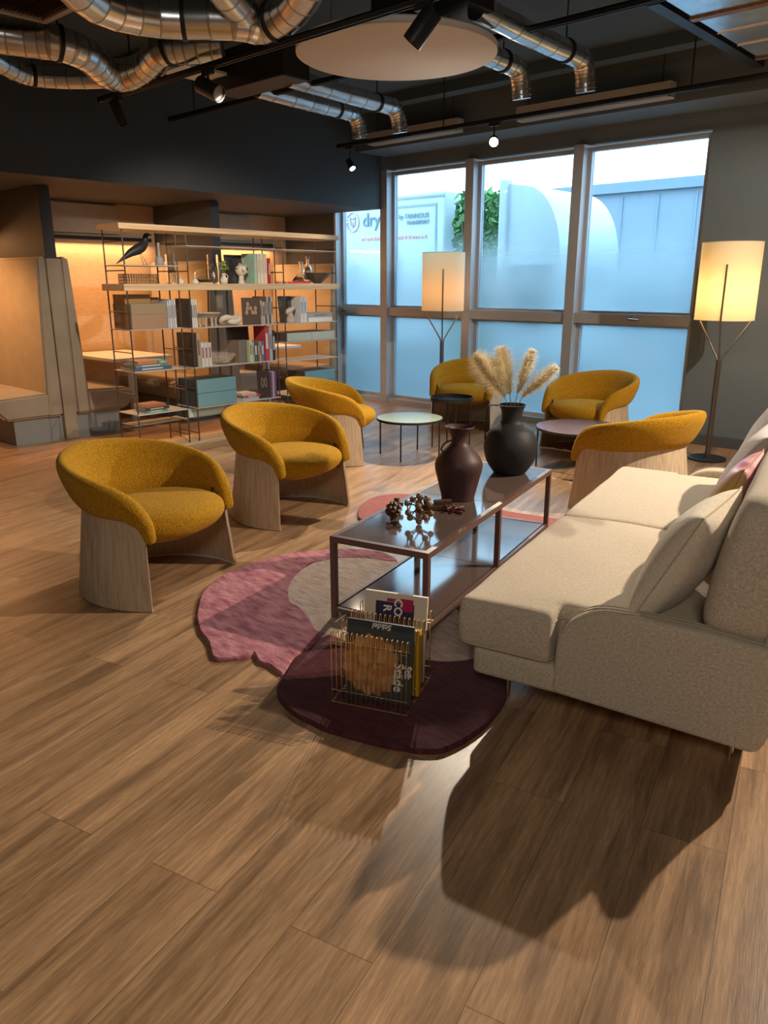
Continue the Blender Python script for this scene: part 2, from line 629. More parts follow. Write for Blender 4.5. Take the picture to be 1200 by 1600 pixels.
def prism(bm, poly, h0, h1, plane='xy'):
    def P(a, b, h):
        return {'xy': (a, b, h), 'xz': (a, h, b), 'yz': (h, a, b)}[plane]
    lo = [bm.verts.new(P(a, b, h0)) for a, b in poly]
    hi = [bm.verts.new(P(a, b, h1)) for a, b in poly]
    bm.faces.new(lo[::-1])
    bm.faces.new(hi)
    n = len(poly)
    for i in range(n):
        bm.faces.new((lo[i], lo[(i + 1) % n], hi[(i + 1) % n], hi[i]))


def round_poly(poly, r, seg=5):
    """Round the corners of a polygon; r is a number or a list."""
    out = []
    n = len(poly)
    for i in range(n):
        p = Vector(poly[i]); a = Vector(poly[i - 1]); b = Vector(poly[(i + 1) % n])
        rr = r[i] if isinstance(r, (list, tuple)) else r
        if rr <= 0:
            out.append(tuple(p)); continue
        d1 = (a - p); d2 = (b - p)
        l = min(rr, d1.length * .49, d2.length * .49)
        s = p + d1.normalized() * l
        e = p + d2.normalized() * l
        for k in range(seg + 1):
            t = k / seg
            q = s * (1 - t) ** 2 + p * 2 * t * (1 - t) + e * t * t
            out.append(tuple(q))
    return out


def resample(poly, d):
    out = []
    n = len(poly)
    for i in range(n):
        a = Vector(poly[i]); b = Vector(poly[(i + 1) % n])
        k = max(1, int((b - a).length / d))
        for j in range(k):
            out.append(tuple(a.lerp(b, j / k)))
    return out


def offset_poly(poly, d):
    n = len(poly)
    A = sum(poly[i][0] * poly[(i + 1) % n][1] - poly[(i + 1) % n][0] * poly[i][1] for i in range(n))
    s = 1 if A > 0 else -1
    out = []
    for i in range(n):
        p = Vector(poly[i]); a = Vector(poly[i - 1]); b = Vector(poly[(i + 1) % n])
        e1 = (p - a); e2 = (b - p)
        if e1.length < 1e-9 or e2.length < 1e-9:
            out.append(tuple(p)); continue
        e1.normalize(); e2.normalize()
        n1 = Vector((-e1.y, e1.x)) * s; n2 = Vector((-e2.y, e2.x)) * s
        m = (n1 + n2)
        if m.length < 1e-6:
            out.append(tuple(p)); continue
        m.normalize()
        out.append(tuple(p + m * d / max(0.5, m.dot(n1))))
    return out


def cushion(bm, poly, z0, z1, r, crown=0.015, puff=0.0, tf=None, seg=6):
    """Upholstered block: plan polygon, rounded top and bottom edges, crowned top."""
    tf = tf or (lambda x, y, z: (x, y, z))
    rings = []
    for k in range(seg + 1):
        a = pi / 2 * k / seg
        rings.append((r * (1 - sin(a)), z0 + r * (1 - cos(a))))
    if puff:
        rings.append((-puff, (z0 + z1) / 2))
    for k in range(seg + 1):
        a = pi / 2 * (1 - k / seg)
        rings.append((r * (1 - sin(a)), z1 - r * (1 - cos(a))))
    ext = 0.03
    rings.append((r + ext, z1 + crown * .5))
    rings.append((r + ext * 2.4, z1 + crown))
    vr = []
    for o, z in rings:
        pp = offset_poly(poly, o)
        vr.append([bm.verts.new(tf(x, y, z)) for x, y in pp])
    n = len(poly)
    for i in range(len(vr) - 1):
        for k in range(n):
            bm.faces.new((vr[i][k], vr[i][(k + 1) % n], vr[i + 1][(k + 1) % n], vr[i + 1][k]))
    bm.faces.new(vr[0][::-1])
    bm.faces.new(vr[-1])
    return rings


def soft_block(name, m, parent, xs, ys, zs, skip=None, crown=0.02, wob=0.004, levels=2, seed=0.0, bulge=0.012):
    bm = bmesh.new()
    nx, ny, nz = len(xs), len(ys), len(zs)
    inc = [[not (skip and skip((xs[i] + xs[i + 1]) / 2, (ys[j] + ys[j + 1]) / 2)) for j in range(ny - 1)] for i in range(nx - 1)]
    V = {}
    cx, cy = (xs[0] + xs[-1]) / 2, (ys[0] + ys[-1]) / 2
    hx, hy = (xs[-1] - xs[0]) / 2, (ys[-1] - ys[0]) / 2

    def v(i, j, k):
        if (i, j, k) not in V:
            x, y, z = xs[i], ys[j], zs[k]
            zn = (z - (zs[0] + zs[-1]) / 2) / ((zs[-1] - zs[0]) / 2)
            bl = bulge * (1 - zn * zn)
            x += bl if i == nx - 1 else (-bl if i == 0 else 0)
            y += bl if j == ny - 1 else (-bl if j == 0 else 0)
            f = (1 - abs((x - cx) / hx) ** 3.0) * (1 - abs((y - cy) / hy) ** 3.0)
            if k == nz - 1:
                z += crown * f
            z += wob * mnoise.noise(Vector((x * 4 + seed, y * 4, z * 4))) * 2
            V[(i, j, k)] = bm.verts.new((x + wob * mnoise.noise(Vector((seed, y * 5, z * 7))), y, z))
        return V[(i, j, k)]

    def I(i, j):
        return 0 <= i < nx - 1 and 0 <= j < ny - 1 and inc[i][j]
    for i in range(nx - 1):
        for j in range(ny - 1):
            if not I(i, j):
                continue
            bm.faces.new((v(i, j, nz - 1), v(i + 1, j, nz - 1), v(i + 1, j + 1, nz - 1), v(i, j + 1, nz - 1)))
            bm.faces.new((v(i, j, 0), v(i, j + 1, 0), v(i + 1, j + 1, 0), v(i + 1, j, 0)))
            for k in range(nz - 1):
                if not I(i - 1, j):
                    bm.faces.new((v(i, j, k), v(i, j, k + 1), v(i, j + 1, k + 1), v(i, j + 1, k)))
                if not I(i + 1, j):
                    bm.faces.new((v(i + 1, j, k), v(i + 1, j + 1, k), v(i + 1, j + 1, k + 1), v(i + 1, j, k + 1)))
                if not I(i, j - 1):
                    bm.faces.new((v(i, j, k), v(i + 1, j, k), v(i + 1, j, k + 1), v(i, j, k + 1)))
                if not I(i, j + 1):
                    bm.faces.new((v(i, j + 1, k), v(i, j + 1, k + 1), v(i + 1, j + 1, k + 1), v(i + 1, j + 1, k)))
    o = to_obj(name, bm, m, parent, smooth=True, angle=179)
    sm_ = o.modifiers.new('soft', 'SUBSURF')
    sm_.levels = levels
    sm_.render_levels = levels
    return o


def spread(a, b, r, step=0.11):
    n = max(1, int(round((b - a - 2 * r) / step)))
    return [a] + [a + r + (b - a - 2 * r) * k / n for k in range(n + 1)] + [b]


def pillow_mesh(w, h, t, n=22, wrinkle=0.004, pinch=0.07, seed=0):
    bm = bmesh.new()
    grid = {}
    for s in (1, -1):
        for i in range(n + 1):
            for j in range(n + 1):
                u = -1 + 2 * i / n; v = -1 + 2 * j / n
                edge = (i in (0, n) or j in (0, n))
                if edge and s == -1:
                    grid[(s, i, j)] = grid[(1, i, j)]
                    continue
                x = w / 2 * u * (1 - pinch * (1 - v * v))
                y = h / 2 * v * (1 - pinch * (1 - u * u))
                z = s * t / 2 * ((1 - u * u) * (1 - v * v)) ** 0.42
                if not edge:
                    z += wrinkle * mnoise.noise(Vector((x * 9 + seed, y * 9, s * 3)))
                    z += wrinkle * 1.2 * mnoise.noise(Vector((x * 22 + seed, y * 5, s * 3))) * max(abs(u), abs(v)) ** 3
                grid[(s, i, j)] = bm.verts.new((x, y, z))
    for s in (1, -1):
        for i in range(n):
            for j in range(n):
                q = [grid[(s, i, j)], grid[(s, i + 1, j)], grid[(s, i + 1, j + 1)], grid[(s, i, j + 1)]]
                bm.faces.new(q if s == 1 else q[::-1])
    return bm


def thing(name, label, cat, loc=(0, 0, 0), rz=0, group=None, rot=None):
    o = bpy.data.objects.new(name, None)
    o.empty_display_size = 0.05
    C.objects.link(o)
    o.location = loc
    o.rotation_euler = rot if rot else (0, 0, rz)
    o['label'] = label
    o['category'] = cat
    if group:
        o['group'] = group
    return o


def tag(o, label, cat, group=None, kind=None):
    o['label'] = label
    o['category'] = cat
    if group:
        o['group'] = group
    if kind:
        o['kind'] = kind
    return o


def struct(o):
    o['kind'] = 'structure'
    return o


def dup(root, loc, rz, label, group=None):
    r = root.copy()
    C.objects.link(r)
    r.location = loc
    r.rotation_euler = (0, 0, rz)
    r['label'] = label
    if group:
        r['group'] = group
    for ch in list(root.children):
        c = ch.copy()
        C.objects.link(c)
        c.parent = r
        for g in list(ch.children):
            d = g.copy()
            C.objects.link(d)
            d.parent = c
    return r


def text_mesh(name, s, size, m, parent=None, loc=(0, 0, 0), rot=(0, 0, 0), ext=0.0008, align='CENTER', bold=0.0, sx=1.0, shear=0):
    cu = bpy.data.curves.new(name, 'FONT')
    cu.body = s
    cu.size = size
    cu.extrude = ext
    cu.offset = bold
    cu.shear = shear
    cu.align_x = align
    cu.align_y = 'CENTER'
    cu.resolution_u = 3
    t = bpy.data.objects.new('t', cu)
    C.objects.link(t)
    dg = bpy.context.evaluated_depsgraph_get()
    me = bpy.data.meshes.new_from_object(t.evaluated_get(dg))
    bpy.data.objects.remove(t)
    me.materials.clear()
    me.materials.append(m)
    o = bpy.data.objects.new(name, me)
    C.objects.link(o)
    o.location = loc
    o.rotation_euler = rot
    o.scale = (sx, 1, 1)
    if parent:
        o.parent = parent
    return o


# ================================================================== SETTING
CZ = 3.35
bm = bmesh.new(); box(bm, -9.2, 3.2, -3.2, 7.60, -0.10, 0.0)
struct(to_obj('floor', bm, M_FLOOR))
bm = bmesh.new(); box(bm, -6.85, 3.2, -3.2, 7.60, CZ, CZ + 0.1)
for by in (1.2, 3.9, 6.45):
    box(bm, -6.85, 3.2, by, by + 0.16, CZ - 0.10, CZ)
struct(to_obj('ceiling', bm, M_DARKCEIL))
# right part of the window wall, and the sides that close the room
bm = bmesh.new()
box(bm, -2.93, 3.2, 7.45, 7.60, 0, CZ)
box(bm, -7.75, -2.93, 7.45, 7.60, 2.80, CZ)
struct(to_obj('wall_window', bm, M_GLOWWALL))
bm = bmesh.new(); box(bm, 3.2, 3.3, -3.2, 7.6, 0, CZ)
struct(to_obj('wall_right', bm, M_GREYWALL))
bm = bmesh.new(); box(bm, -9.2, 3.2, -3.3, -3.2, 0, CZ)
struct(to_obj('wall_behind', bm, M_GREYWALL))
bm = bmesh.new(); box(bm, -8.80, -8.66, -3.2, 7.45, 0, 2.36)
struct(to_obj('wall_booths', bm, M_PANEL))
bm = bmesh.new(); box(bm, -8.8, -7.70, 7.375, 7.60, 0, 2.70)
struct(to_obj('wall_end', bm, M_DARKWALL))
bm = bmesh.new(); rbox(bm, -2.90, 3.2, 7.435, 7.4495, 0, 0.10, 0.003, 1)
struct(to_obj('baseboard_window', bm, M_DARKWALL))
# bulkhead over the booths (sloping face of the lowered ceiling)
bm = bmesh.new()
box(bm, -8.8, -6.85, -3.2, 7.37, 2.36, CZ + 0.1)
struct(to_obj('ceiling_bulkhead', bm, M_BULK))
# lowered ledge with linear grilles above the window
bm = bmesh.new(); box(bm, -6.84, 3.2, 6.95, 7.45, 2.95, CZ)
struct(to_obj('trim_1', bm, M_GLOWWALL))


# ------------------------------------------------------------------ windows
def window(i, x0, x1):
    root = bpy.data.objects.new('window_%d' % i, None)
    C.objects.link(root)
    root.location = ((x0 + x1) / 2, 7.5, 0)
    root['kind'] = 'structure'
    root['label'] = 'tall filmed window bay %d of the glazed wall' % i
    del root['label']
    h = (x1 - x0) / 2
    bm = bmesh.new()
    f = 0.04
    for a, b in ((-h, -h + f), (h - f, h)):
        box(bm, a, b, -0.02, 0.04, 0.06, 2.78)
    for a, b in ((0.06, 0.06 + f), (2.78 - f, 2.78), (1.20, 1.20 + f * .6), (1.10 - f * .6, 1.10)):
        box(bm, -h + f, h - f, -0.02, 0.04, a, b)
    to_obj('window_frame', bm, M_ALU, root)
    bm = bmesh.new(); box(bm, -h, h, -0.10, 0.05, 1.10, 1.20)
    to_obj('transom', bm, M_ALU, root)
    bm = bmesh.new(); box(bm, -h, h, -0.10, 0.06, 0.0, 0.06)
    to_obj('window_sill', bm, M_ALU, root)
    for nm, a, b in (('lower_pane', 0.10, 1.08), ('upper_pane', 1.22, 2.74)):
        bm = bmesh.new()
        box(bm, -h + f, h - f, 0.008, 0.016, a, b)
        to_obj(nm, bm, M_GLASSPANE, root)
    return root


MX = [-7.72, -6.82, -5.53, -4.20, -2.93]
wins = []
for i in range(4):
    wins.append(window(i + 1, MX[i] + 0.055, MX[i + 1] - 0.055 if i < 3 else MX[i + 1]))
for i, x in enumerate(MX[:4]):
    bm = bmesh.new(); box(bm, x - 0.055, x + 0.055, 7.38, 7.56, 0, 2.80)
    struct(to_obj('trim_%d' % (i + 2), bm, M_ALU))
for k, x in ((0, -0.30), (3, 0.02)):
    bm = bmesh.new()
    rbox(bm, x - 0.02, x + 0.02, -0.125, -0.10, 1.13, 1.18, 0.004, 2)
    tube(bm, [(x, -0.125, 1.155), (x, -0.15, 1.155), (x + 0.11, -0.155, 1.15)], 0.008, 8)
    to_obj('window_handle', bm, M_STEEL, wins[k], smooth=True)

# ------------------------------------------------------------------ outside
bm = bmesh.new(); box(bm, -40, 30, 7.62, 60, -0.6, -0.5)
struct(to_obj('ground_outside', bm, flat('asphalt', (0.20, 0.21, 0.22), 0.9, var=0.15, bump=0.3)))

b = thing('warehouse_building', 'long pale blue-grey clad building wall with flat roof behind the lorry', 'building', (-5, 16, -0.5))
bm = bmesh.new(); box(bm, -16, 14, 0, 6, 0, 3.85)
for k in range(38):
    x = -15.5 + k * 0.78
    box(bm, x, x + 0.03, -0.03, 0.0, 0, 3.7)
to_obj('clad_wall', bm, flat('pale_cladding', (0.24, 0.29, 0.34), 0.6), b)
bm = bmesh.new(); box(bm, -16.1, 14.1, -0.12, 6.1, 3.78, 3.98)
to_obj('roof_coping', bm, flat('dark_coping', (0.20, 0.25, 0.28), 0.6), b)

# lorry
lor = thing('lorry', 'white delivery lorry with curved cab fairing parked outside the windows', 'lorry', (-9.5, 10, -0.5))
M_TRUCK = flat('white_lorry_paint', (0.42, 0.46, 0.48), 0.35)
bm = bmesh.new(); rbox(bm, -4.0, 1.55, 0, 2.4, 1.0, 3.36, 0.04, 3)
bx = to_obj('cargo_box', bm, M_TRUCK, lor, smooth=True)
M_TLINE = flat('grey_lorry_trim', (0.22, 0.27, 0.30), 0.5)
bm = bmesh.new()
for (x0, x1, z0, z1) in ((0.55, 1.40, 3.16, 3.19), (0.55, 0.58, 1.2, 3.16), (1.37, 1.40, 1.2, 3.16), (-4.0, 1.55, 3.28, 3.31)):
    box(bm, x0, x1, -0.015, 0.001, z0, z1)
to_obj('side_door_trim', bm, M_TLINE, bx)
bm = bmesh.new()
tube(bm, [(-0.45 + 0.145 * cos(a), -0.012, 2.99 + 0.155 * sin(a)) for a in [2.6 + i * (-5.6) / 26 for i in range(27)]], 0.010, 6)
for q in range(4):
    tube(bm, [(-0.74 + q * .02, -0.012, 3.09 - q * .055), (-0.56, -0.012, 3.09 - q * .055)], 0.009, 6)
tube(bm, [(-0.51, -0.012, 3.07), (-0.45, -0.012, 3.04), (-0.39, -0.012, 3.07), (-0.40, -0.012, 2.95), (-0.45, -0.012, 2.91), (-0.50, -0.012, 2.95)], 0.009, 6, closed=True)
tube(bm, [(-0.45, -0.012, 2.99), (-0.45, -0.012, 2.92)], 0.008, 6)
M_RED = flat('faded_red_lettering', (0.55, 0.20, 0.20), 0.6)
M_GREYTXT = flat('grey_lettering', (0.12, 0.17, 0.20), 0.6)
to_obj('round_logo', bm, flat('rose_logo', (0.48, 0.28, 0.30), 0.6), bx)
R90 = (radians(90), 0, 0)
text_mesh('lettering', 'dry', 0.30, M_GREYTXT, bx, (-0.01, -0.012, 3.0), R90, 0.004, bold=0.003)
text_mesh('lettering', 'by TANNOUS', 0.105, M_GREYTXT, bx, (0.93, -0.02, 3.02), R90, 0.004)
text_mesh('lettering', 'TRANSPORT', 0.085, M_GREYTXT, bx, (1.02, -0.02, 2.92), R90, 0.004)
bm = bmesh.new()
x = -0.25
rr = random.Random(3)
while x < 1.2:
    l = rr.uniform(0.02, 0.05)
    box(bm, x, x + l, -0.012, 0.0, 2.68, 2.68 + rr.choice((0.035, 0.05)))
    x += l + rr.choice((0.012, 0.012, 0.035))
to_obj('tagline', bm, M_RED, bx)
# cab with rounded fairing
prof = [(2.72, 0.9), (2.72, 3.36), (3.0, 3.32)]
for k in range(11):
    a = pi / 2 * (1 - k / 10)
    prof.append((2.90 + 0.72 * cos(a) ** 0.9, 2.30 + 1.03 * sin(a)))
prof += [(3.62, 1.6), (3.64, 0.9)]
b2 = bmesh.new(); prism(b2, prof, 0.0, 1.75, 'xz')
bmesh.ops.recalc_face_normals(b2, faces=b2.faces)
fe = [e for e in b2.edges if all(v.co.y < 0.01 for v in e.verts) or all(v.co.y > 1.74 for v in e.verts)]
bmesh.ops.bevel(b2, geom=fe, offset=0.28, segments=6, affect='EDGES', profile=0.5, clamp_overlap=True)
to_obj('cab_fairing', b2, M_TRUCK, lor, smooth=True, angle=60)
bm = bmesh.new(); rbox(bm, 2.80, 3.50, -0.006, 0.02, 1.35, 2.25, 0.02, 2)
to_obj('cab_side_window', bm, flat('dark_cab_glass', (0.03, 0.04, 0.05), 0.15), lor)
bm = bmesh.new(); box(bm, 1.6, 2.7, 0.7, 1.7, 0.9, 1.2); box(bm, -4, 3.4, 0.5, 1.5, 0.55, 0.9)
to_obj('chassis', bm, M_TLINE, lor)
for wx in (-3.0, -2.0, 2.9):
    for wy in (0.06, 1.4):
        bm = bmesh.new()
        prism(bm, [(wx + 0.48 * cos(2 * pi * k / 28), 0.49 + 0.48 * sin(2 * pi * k / 28)) for k in range(28)], wy, wy + 0.3, 'xz')
        to_obj('wheel', bm, M_BLACK, lor)
bm = bmesh.new(); rbox(bm, 2.60, 2.72, -0.06, 0.1, 0.9, 3.42, 0.02, 2)
to_obj('corner_pole', bm, M_TRUCK, lor)

# added shrub between cargo box and cab, stands for a green glass reflection
sh = thing('reflection_shrub', 'green leafy stand-in for a glass reflection, in the gap between lorry box and cab', 'shrub', (-7.42, 10.16, -0.5))
bm = bmesh.new()
rr = random.Random(5)
for k in range(2600):
    a = rr.uniform(0, 2 * pi)
    zc = rr.uniform(0.3, 3.30)
    rad = 0.40 * sqrt(rr.random()) * (1 - 0.2 * abs(zc - 2) / 2)
    p = Vector((rad * cos(a) * 1.25, rad * sin(a) * 0.36, zc))
    d = Vector((rr.gauss(0, 1), rr.gauss(0, 1), rr.gauss(0, 1))).normalized()
    e = d.orthogonal().normalized()
    s = rr.uniform(0.05, 0.10)
    vs = [bm.verts.new(p + d * s), bm.verts.new(p + e * s * .45), bm.verts.new(p - d * s), bm.verts.new(p - e * s * .45)]
    bm.faces.new(vs)
to_obj('foliage', bm, flat('shrub_leaf', (0.10, 0.22, 0.06), 0.6, var=0.4, vscale=5), sh)
bm = bmesh.new()
for k in range(7):
    a = k * 0.9
    tube(bm, [(0.02 * cos(a), 0.02 * sin(a), 0), (0.1 * cos(a), 0.1 * sin(a), 1.2), (0.25 * cos(a), 0.25 * sin(a), 2.9)], 0.015, 6)
to_obj('stem', bm, flat('bark', (0.10, 0.07, 0.04), 0.8), sh)

# ------------------------------------------------------------------ booths
PY = [1.59, 3.48, 5.37, 7.26]     # partition centre lines


def bench_back_profile(side):
    # (y, z) profile of a leaning back cushion, side=+1 faces +Y
    return [(0.0 * side, 0.24), (0.155 * side, 0.24), (0.05 * side + 0.035 * side, 1.70), (0.0 * side, 1.735)]


bench_names = {
    (1, -1): None, (1, 1): 'high-backed taupe booth bench at the far left edge with orange-lit back',
    (2, -1): 'high-backed taupe booth bench at far left whose back glows orange',
    (2, 1): 'taupe booth bench behind the left bay of the open bookcase',
    (3, -1): 'taupe booth bench behind the teal drawers, facing the white booth table',
    (3, 1): 'taupe booth bench behind the middle bay of the bookcase, right of the slatted end posts',
    (4, -1): 'taupe booth bench against the end wall behind the right bay of the bookcase',
}
X_END, X_BACK = -7.45, -8.64
for k, py in enumerate(PY, start=1):
    # partition: tall dark blade above, panel between the backs
    if 1 < k < 4:
        bt = thing('booth_partition', ['dark partition blade between booths beyond the left edge', 'dark grey partition blade rising from the high bench backs at far left',
                                       'dark grey partition blade above the benches behind the bookcase'][k - 1], 'partition', (0, py, 0))
        bm = bmesh.new(); box(bm, X_BACK + 0.01, X_END - 0.03, -0.055, 0.055, 1.72, 2.355)
        to_obj('upper_blade', bm, M_BOOTHPOST, bt)
        bm = bmesh.new(); rbox(bm, X_BACK + 0.01, X_END, -0.065, 0.065, 0.0, 1.72, 0.012, 3)
        to_obj('centre_panel', bm, M_BOOTH, bt, smooth=True)
    for side in (-1, 1):
        lab = bench_names.get((k, side))
        if not lab or k == 1:
            continue
        bn = thing('booth_bench', lab, 'bench', (0, py, 0), 0, 'high-backed booth benches along the left wall')
        o0 = 0.07
        s = side
        prof = [(s * o0, 0.24), (s * (o0 + 0.16), 0.24), (s * (o0 + 0.085), 1.70), (s * (o0 + 0.06), 1.735), (s * o0, 1.735)]
        if s < 0:
            prof = prof[::-1]
        b2 = bmesh.new()
        prism(b2, prof, X_BACK, X_END, 'yz')
        bmesh.ops.recalc_face_normals(b2, faces=b2.faces)
        bmesh.ops.bevel(b2, geom=[e for e in b2.edges if e.calc_length() > 0.08], offset=0.02, segments=3, affect='EDGES')
        to_obj('backrest', b2, M_BOOTH, bn, smooth=True)
        ya, yb = sorted((s * (o0 + 0.15), s * 0.74))
        bm = bmesh.new()
        sp = [(s * (o0 + 0.12), 0.245), (s * 0.62, 0.245), (s * 0.70, 0.33), (s * 0.71, 0.42), (s * 0.66, 0.455), (s * (o0 + 0.11), 0.475)]
        if s < 0:
            sp = sp[::-1]
        b2 = bmesh.new()
        prism(b2, sp, X_BACK, X_END, 'yz')
        bmesh.ops.recalc_face_normals(b2, faces=b2.faces)
        bmesh.ops.bevel(b2, geom=list(b2.edges), offset=0.022, segments=3, affect='EDGES')
        to_obj('seat', b2, M_BOOTH, bn, smooth=True)
        bm = bmesh.new()
        y0, y1 = sorted((s * 0.068, s * 0.54))
        box(bm, X_BACK, X_END - 0.05, y0, y1, 0.0, 0.238)
        to_obj('plinth', bm, M_PLINTH, bn)

for k in (2, 3):
    yc = (PY[k - 1] + PY[k]) / 2
    bt = thing('booth_table', ['white-topped booth table beyond the left edge', 'white rectangular booth table lit orange behind the left bookcase bay',
                               'white booth table behind the right half of the bookcase'][k - 1], 'table', (-8.08, yc, 0), 0, 'white booth tables')
    bm = bmesh.new(); rbox(bm, -0.55, 0.48, -0.36, 0.36, 0.70, 0.735, 0.008, 2)
    to_obj('table_top', bm, M_WHITE, bt, smooth=True)
    bm = bmesh.new(); lathe(bm, [(0, 0.01), (0.045, 0.01), (0.045, 0.70), (0, 0.70)], 24, 0.2)
    to_obj('pedestal', bm, M_WHITE, bt, smooth=True)
    bm = bmesh.new(); lathe(bm, [(0, 0.0), (0.22, 0.0), (0.22, 0.012), (0, 0.012)], 32, 0.2)
    to_obj('foot_plate', bm, M_WHITE, bt, smooth=True)
    bp = thing('wall_panel', ['pale upper wall panel beyond the left edge', 'pale upper wall panel over the glowing booth wall at left',
                              'pale upper wall panel above the middle of the bookcase'][k - 1], 'panel', (-8.64, yc, 0), 0, 'upper wall panels of the booths')
    bm = bmesh.new(); rbox(bm, -0.015, 0.03, -0.60, 0.42, 2.03, 2.34, 0.006, 2)
    to_obj('face_panel', bm, M_PANELTOP, bp)
    bm = bmesh.new(); box(bm, -0.015, 0.04, -0.82, 0.82, 1.965, 2.0)
    to_obj('light_rail', bm, M_BLACK, bp)

# ------------------------------------------------------------------ ceiling services
def seg_path(pts, n=5):
    return smooth_prof(pts, n)


def duct(label, pts, r, name='ventilation_duct', group='round metal ventilation ducts', rings=True, seg=52, clamp=None):
    base = Vector(pts[0])
    root = thing(name, label, 'duct', tuple(base), 0, group)
    P = [Vector(p) - base for p in pts]
    path = [Vector(p) for p in smooth_prof(P, 3)]
    fine, rad = [path[0]], [r]
    for i in range(1, len(path) - 1):
        t = (path[i + 1] - path[i - 1]).normalized()
        for o_, r_ in ((-0.006, r), (-0.004, r + 0.0016), (0.004, r + 0.0016), (0.006, r)):
            fine.append(path[i] + t * o_)
            rad.append(r_)
    fine.append(path[-1]); rad.append(r)
    bm = bmesh.new()
    tube(bm, fine, r, seg, rfun=lambda q: rad[int(round(q * (len(rad) - 1)))])
    for k, f in enumerate(list(bm.faces)[:(len(fine) - 1) * seg]):
        if (k // seg) % 4 in (1, 2, 3) and 0 < k // seg < len(fine) - 2:
            f.material_index = 1
    to_obj('pipe', bm, None, root, smooth=True, angle=9, mats=[M_DUCT, M_DUCTRING])
    if clamp:
        for ci in clamp:
            bm = bmesh.new()
            i = int(ci * (len(path) - 1))
            i = max(1, min(len(path) - 2, i))
            p = path[i]; t = (path[i + 1] - path[i - 1]).normalized()
            tube(bm, [p - t * 0.012, p + t * 0.012], r + 0.008, seg)
            rod(bm, p + Vector((0, 0, r)), Vector((p.x, p.y, CZ - 0.1 - base.z)), 0.005)
            to_obj('hanger_clamp', bm, M_BLACK, root, smooth=True)
    return root


duct('large silver duct sweeping across the top left, nearest the camera', [(-3.5, 1.3, 2.97), (-3.95, 1.95, 2.95), (-4.22, 2.36, 2.90), (-4.20, 2.72, 2.90), (-3.93, 3.02, 2.90), (-3.86, 3.18, 2.90), (-3.60, 3.18, 2.93), (-3.20, 3.0, 3.0), (-2.9, 2.8, 3.1)], 0.098, clamp=(0.42, 0.70))
duct('short silver duct elbow joining the large duct at top centre-left', [(-3.35, 2.3, 3.15), (-3.60, 2.53, 3.08), (-3.74, 2.78, 2.99), (-3.87, 3.05, 2.93)], 0.088)
duct('wavy silver duct at the far left ending above the dark wall', [(-5.5, 1.7, 2.98), (-5.40, 2.12, 2.95), (-5.24, 2.44, 2.93), (-5.14, 2.60, 2.92), (-5.18, 2.80, 2.90), (-5.36, 3.00, 2.88), (-5.42, 3.16, 2.88), (-5.17, 3.22, 2.90), (-4.86, 3.16, 2.94), (-4.72, 3.24, 2.95), (-4.55, 3.4, 2.96)], 0.10, clamp=(0.33, 0.85))
duct('thinner silver duct running low under the wavy duct at far left', [(-5.8, 2.1, 3.0), (-5.86, 2.40, 2.97), (-5.97, 2.66, 2.92), (-6.0, 2.82, 2.91), (-5.88, 3.02, 2.91), (-5.62, 3.24, 2.91)], 0.068, clamp=(0.6,))
TAKE = (('left-hand slim duct dropping to an elbow over the bookcase end', -5.36, 4.30, 5.45),
        ('second slim duct from the left with its elbow over the window corner', -4.92, 4.25, 5.50),
        ('slim duct ending in an elbow just right of the round ceiling panel', -3.42, 4.20, 5.12),
        ('right-hand slim duct ending in an elbow above the middle window', -2.98, 3.95, 5.24))
for lab, x, y0, y1 in TAKE:
    duct(lab, [(x + 0.03, y0, 2.97), (x, (y0 + y1) / 2, 2.96), (x, y1 - 0.12, 2.95), (x - 0.005, y1 - 0.02, 2.93), (x - 0.01, y1 + 0.03, 2.85), (x - 0.01, y1 + 0.05, 2.76)], 0.067,
         group='slim branch ducts with down-turned elbows', clamp=(0.35,))
bm = bmesh.new(); rbox(bm, -0.45, 0.40, -0.13, 0.13, 0, 0.28, 0.01, 2)
o = to_obj('duct_plenum', bm, M_BLACK); o.location = (-5.1, 4.16, 2.92)
tag(o, 'dark boxy plenum feeding the two left slim ducts', 'duct box')
bm = bmesh.new(); rbox(bm, -0.35, 0.35, -0.13, 0.13, 0, 0.28, 0.01, 2)
o = to_obj('duct_plenum', bm, M_BLACK); o.location = (-3.2, 3.86, 2.93)
tag(o, 'dark boxy plenum above the round acoustic panel', 'duct box')

# flat silver rectangular duct, top right
fd = thing('flat_duct', 'flat silver rectangular duct at the top right corner', 'duct', (-1.66, 5.1, 3.0))
bm = bmesh.new(); rbox(bm, -0.52, 0.52, -2.6, 1.10, 0.0, 0.10, 0.01, 2)
to_obj('duct_body', bm, M_DUCT, fd)
bm = bmesh.new(); box(bm, -0.535, 0.535, -0.06, 0.0, -0.012, 0.11)
to_obj('joint_flange', bm, M_BALLWOOD, fd)
bm = bmesh.new(); box(bm, -0.535, 0.535, 1.08, 1.12, -0.012, 0.11)
to_obj('joint_flange', bm, M_BALLWOOD, fd)
for y in (-2.1, -1.7, -1.3, -0.9, -0.5, 0.35, 0.7):
    bm = bmesh.new(); tube(bm, [(-0.52, y, -0.001), (0.52, y, -0.001)], 0.006, 6)
    to_obj('stiffening_rib', bm, M_DUCT, fd)

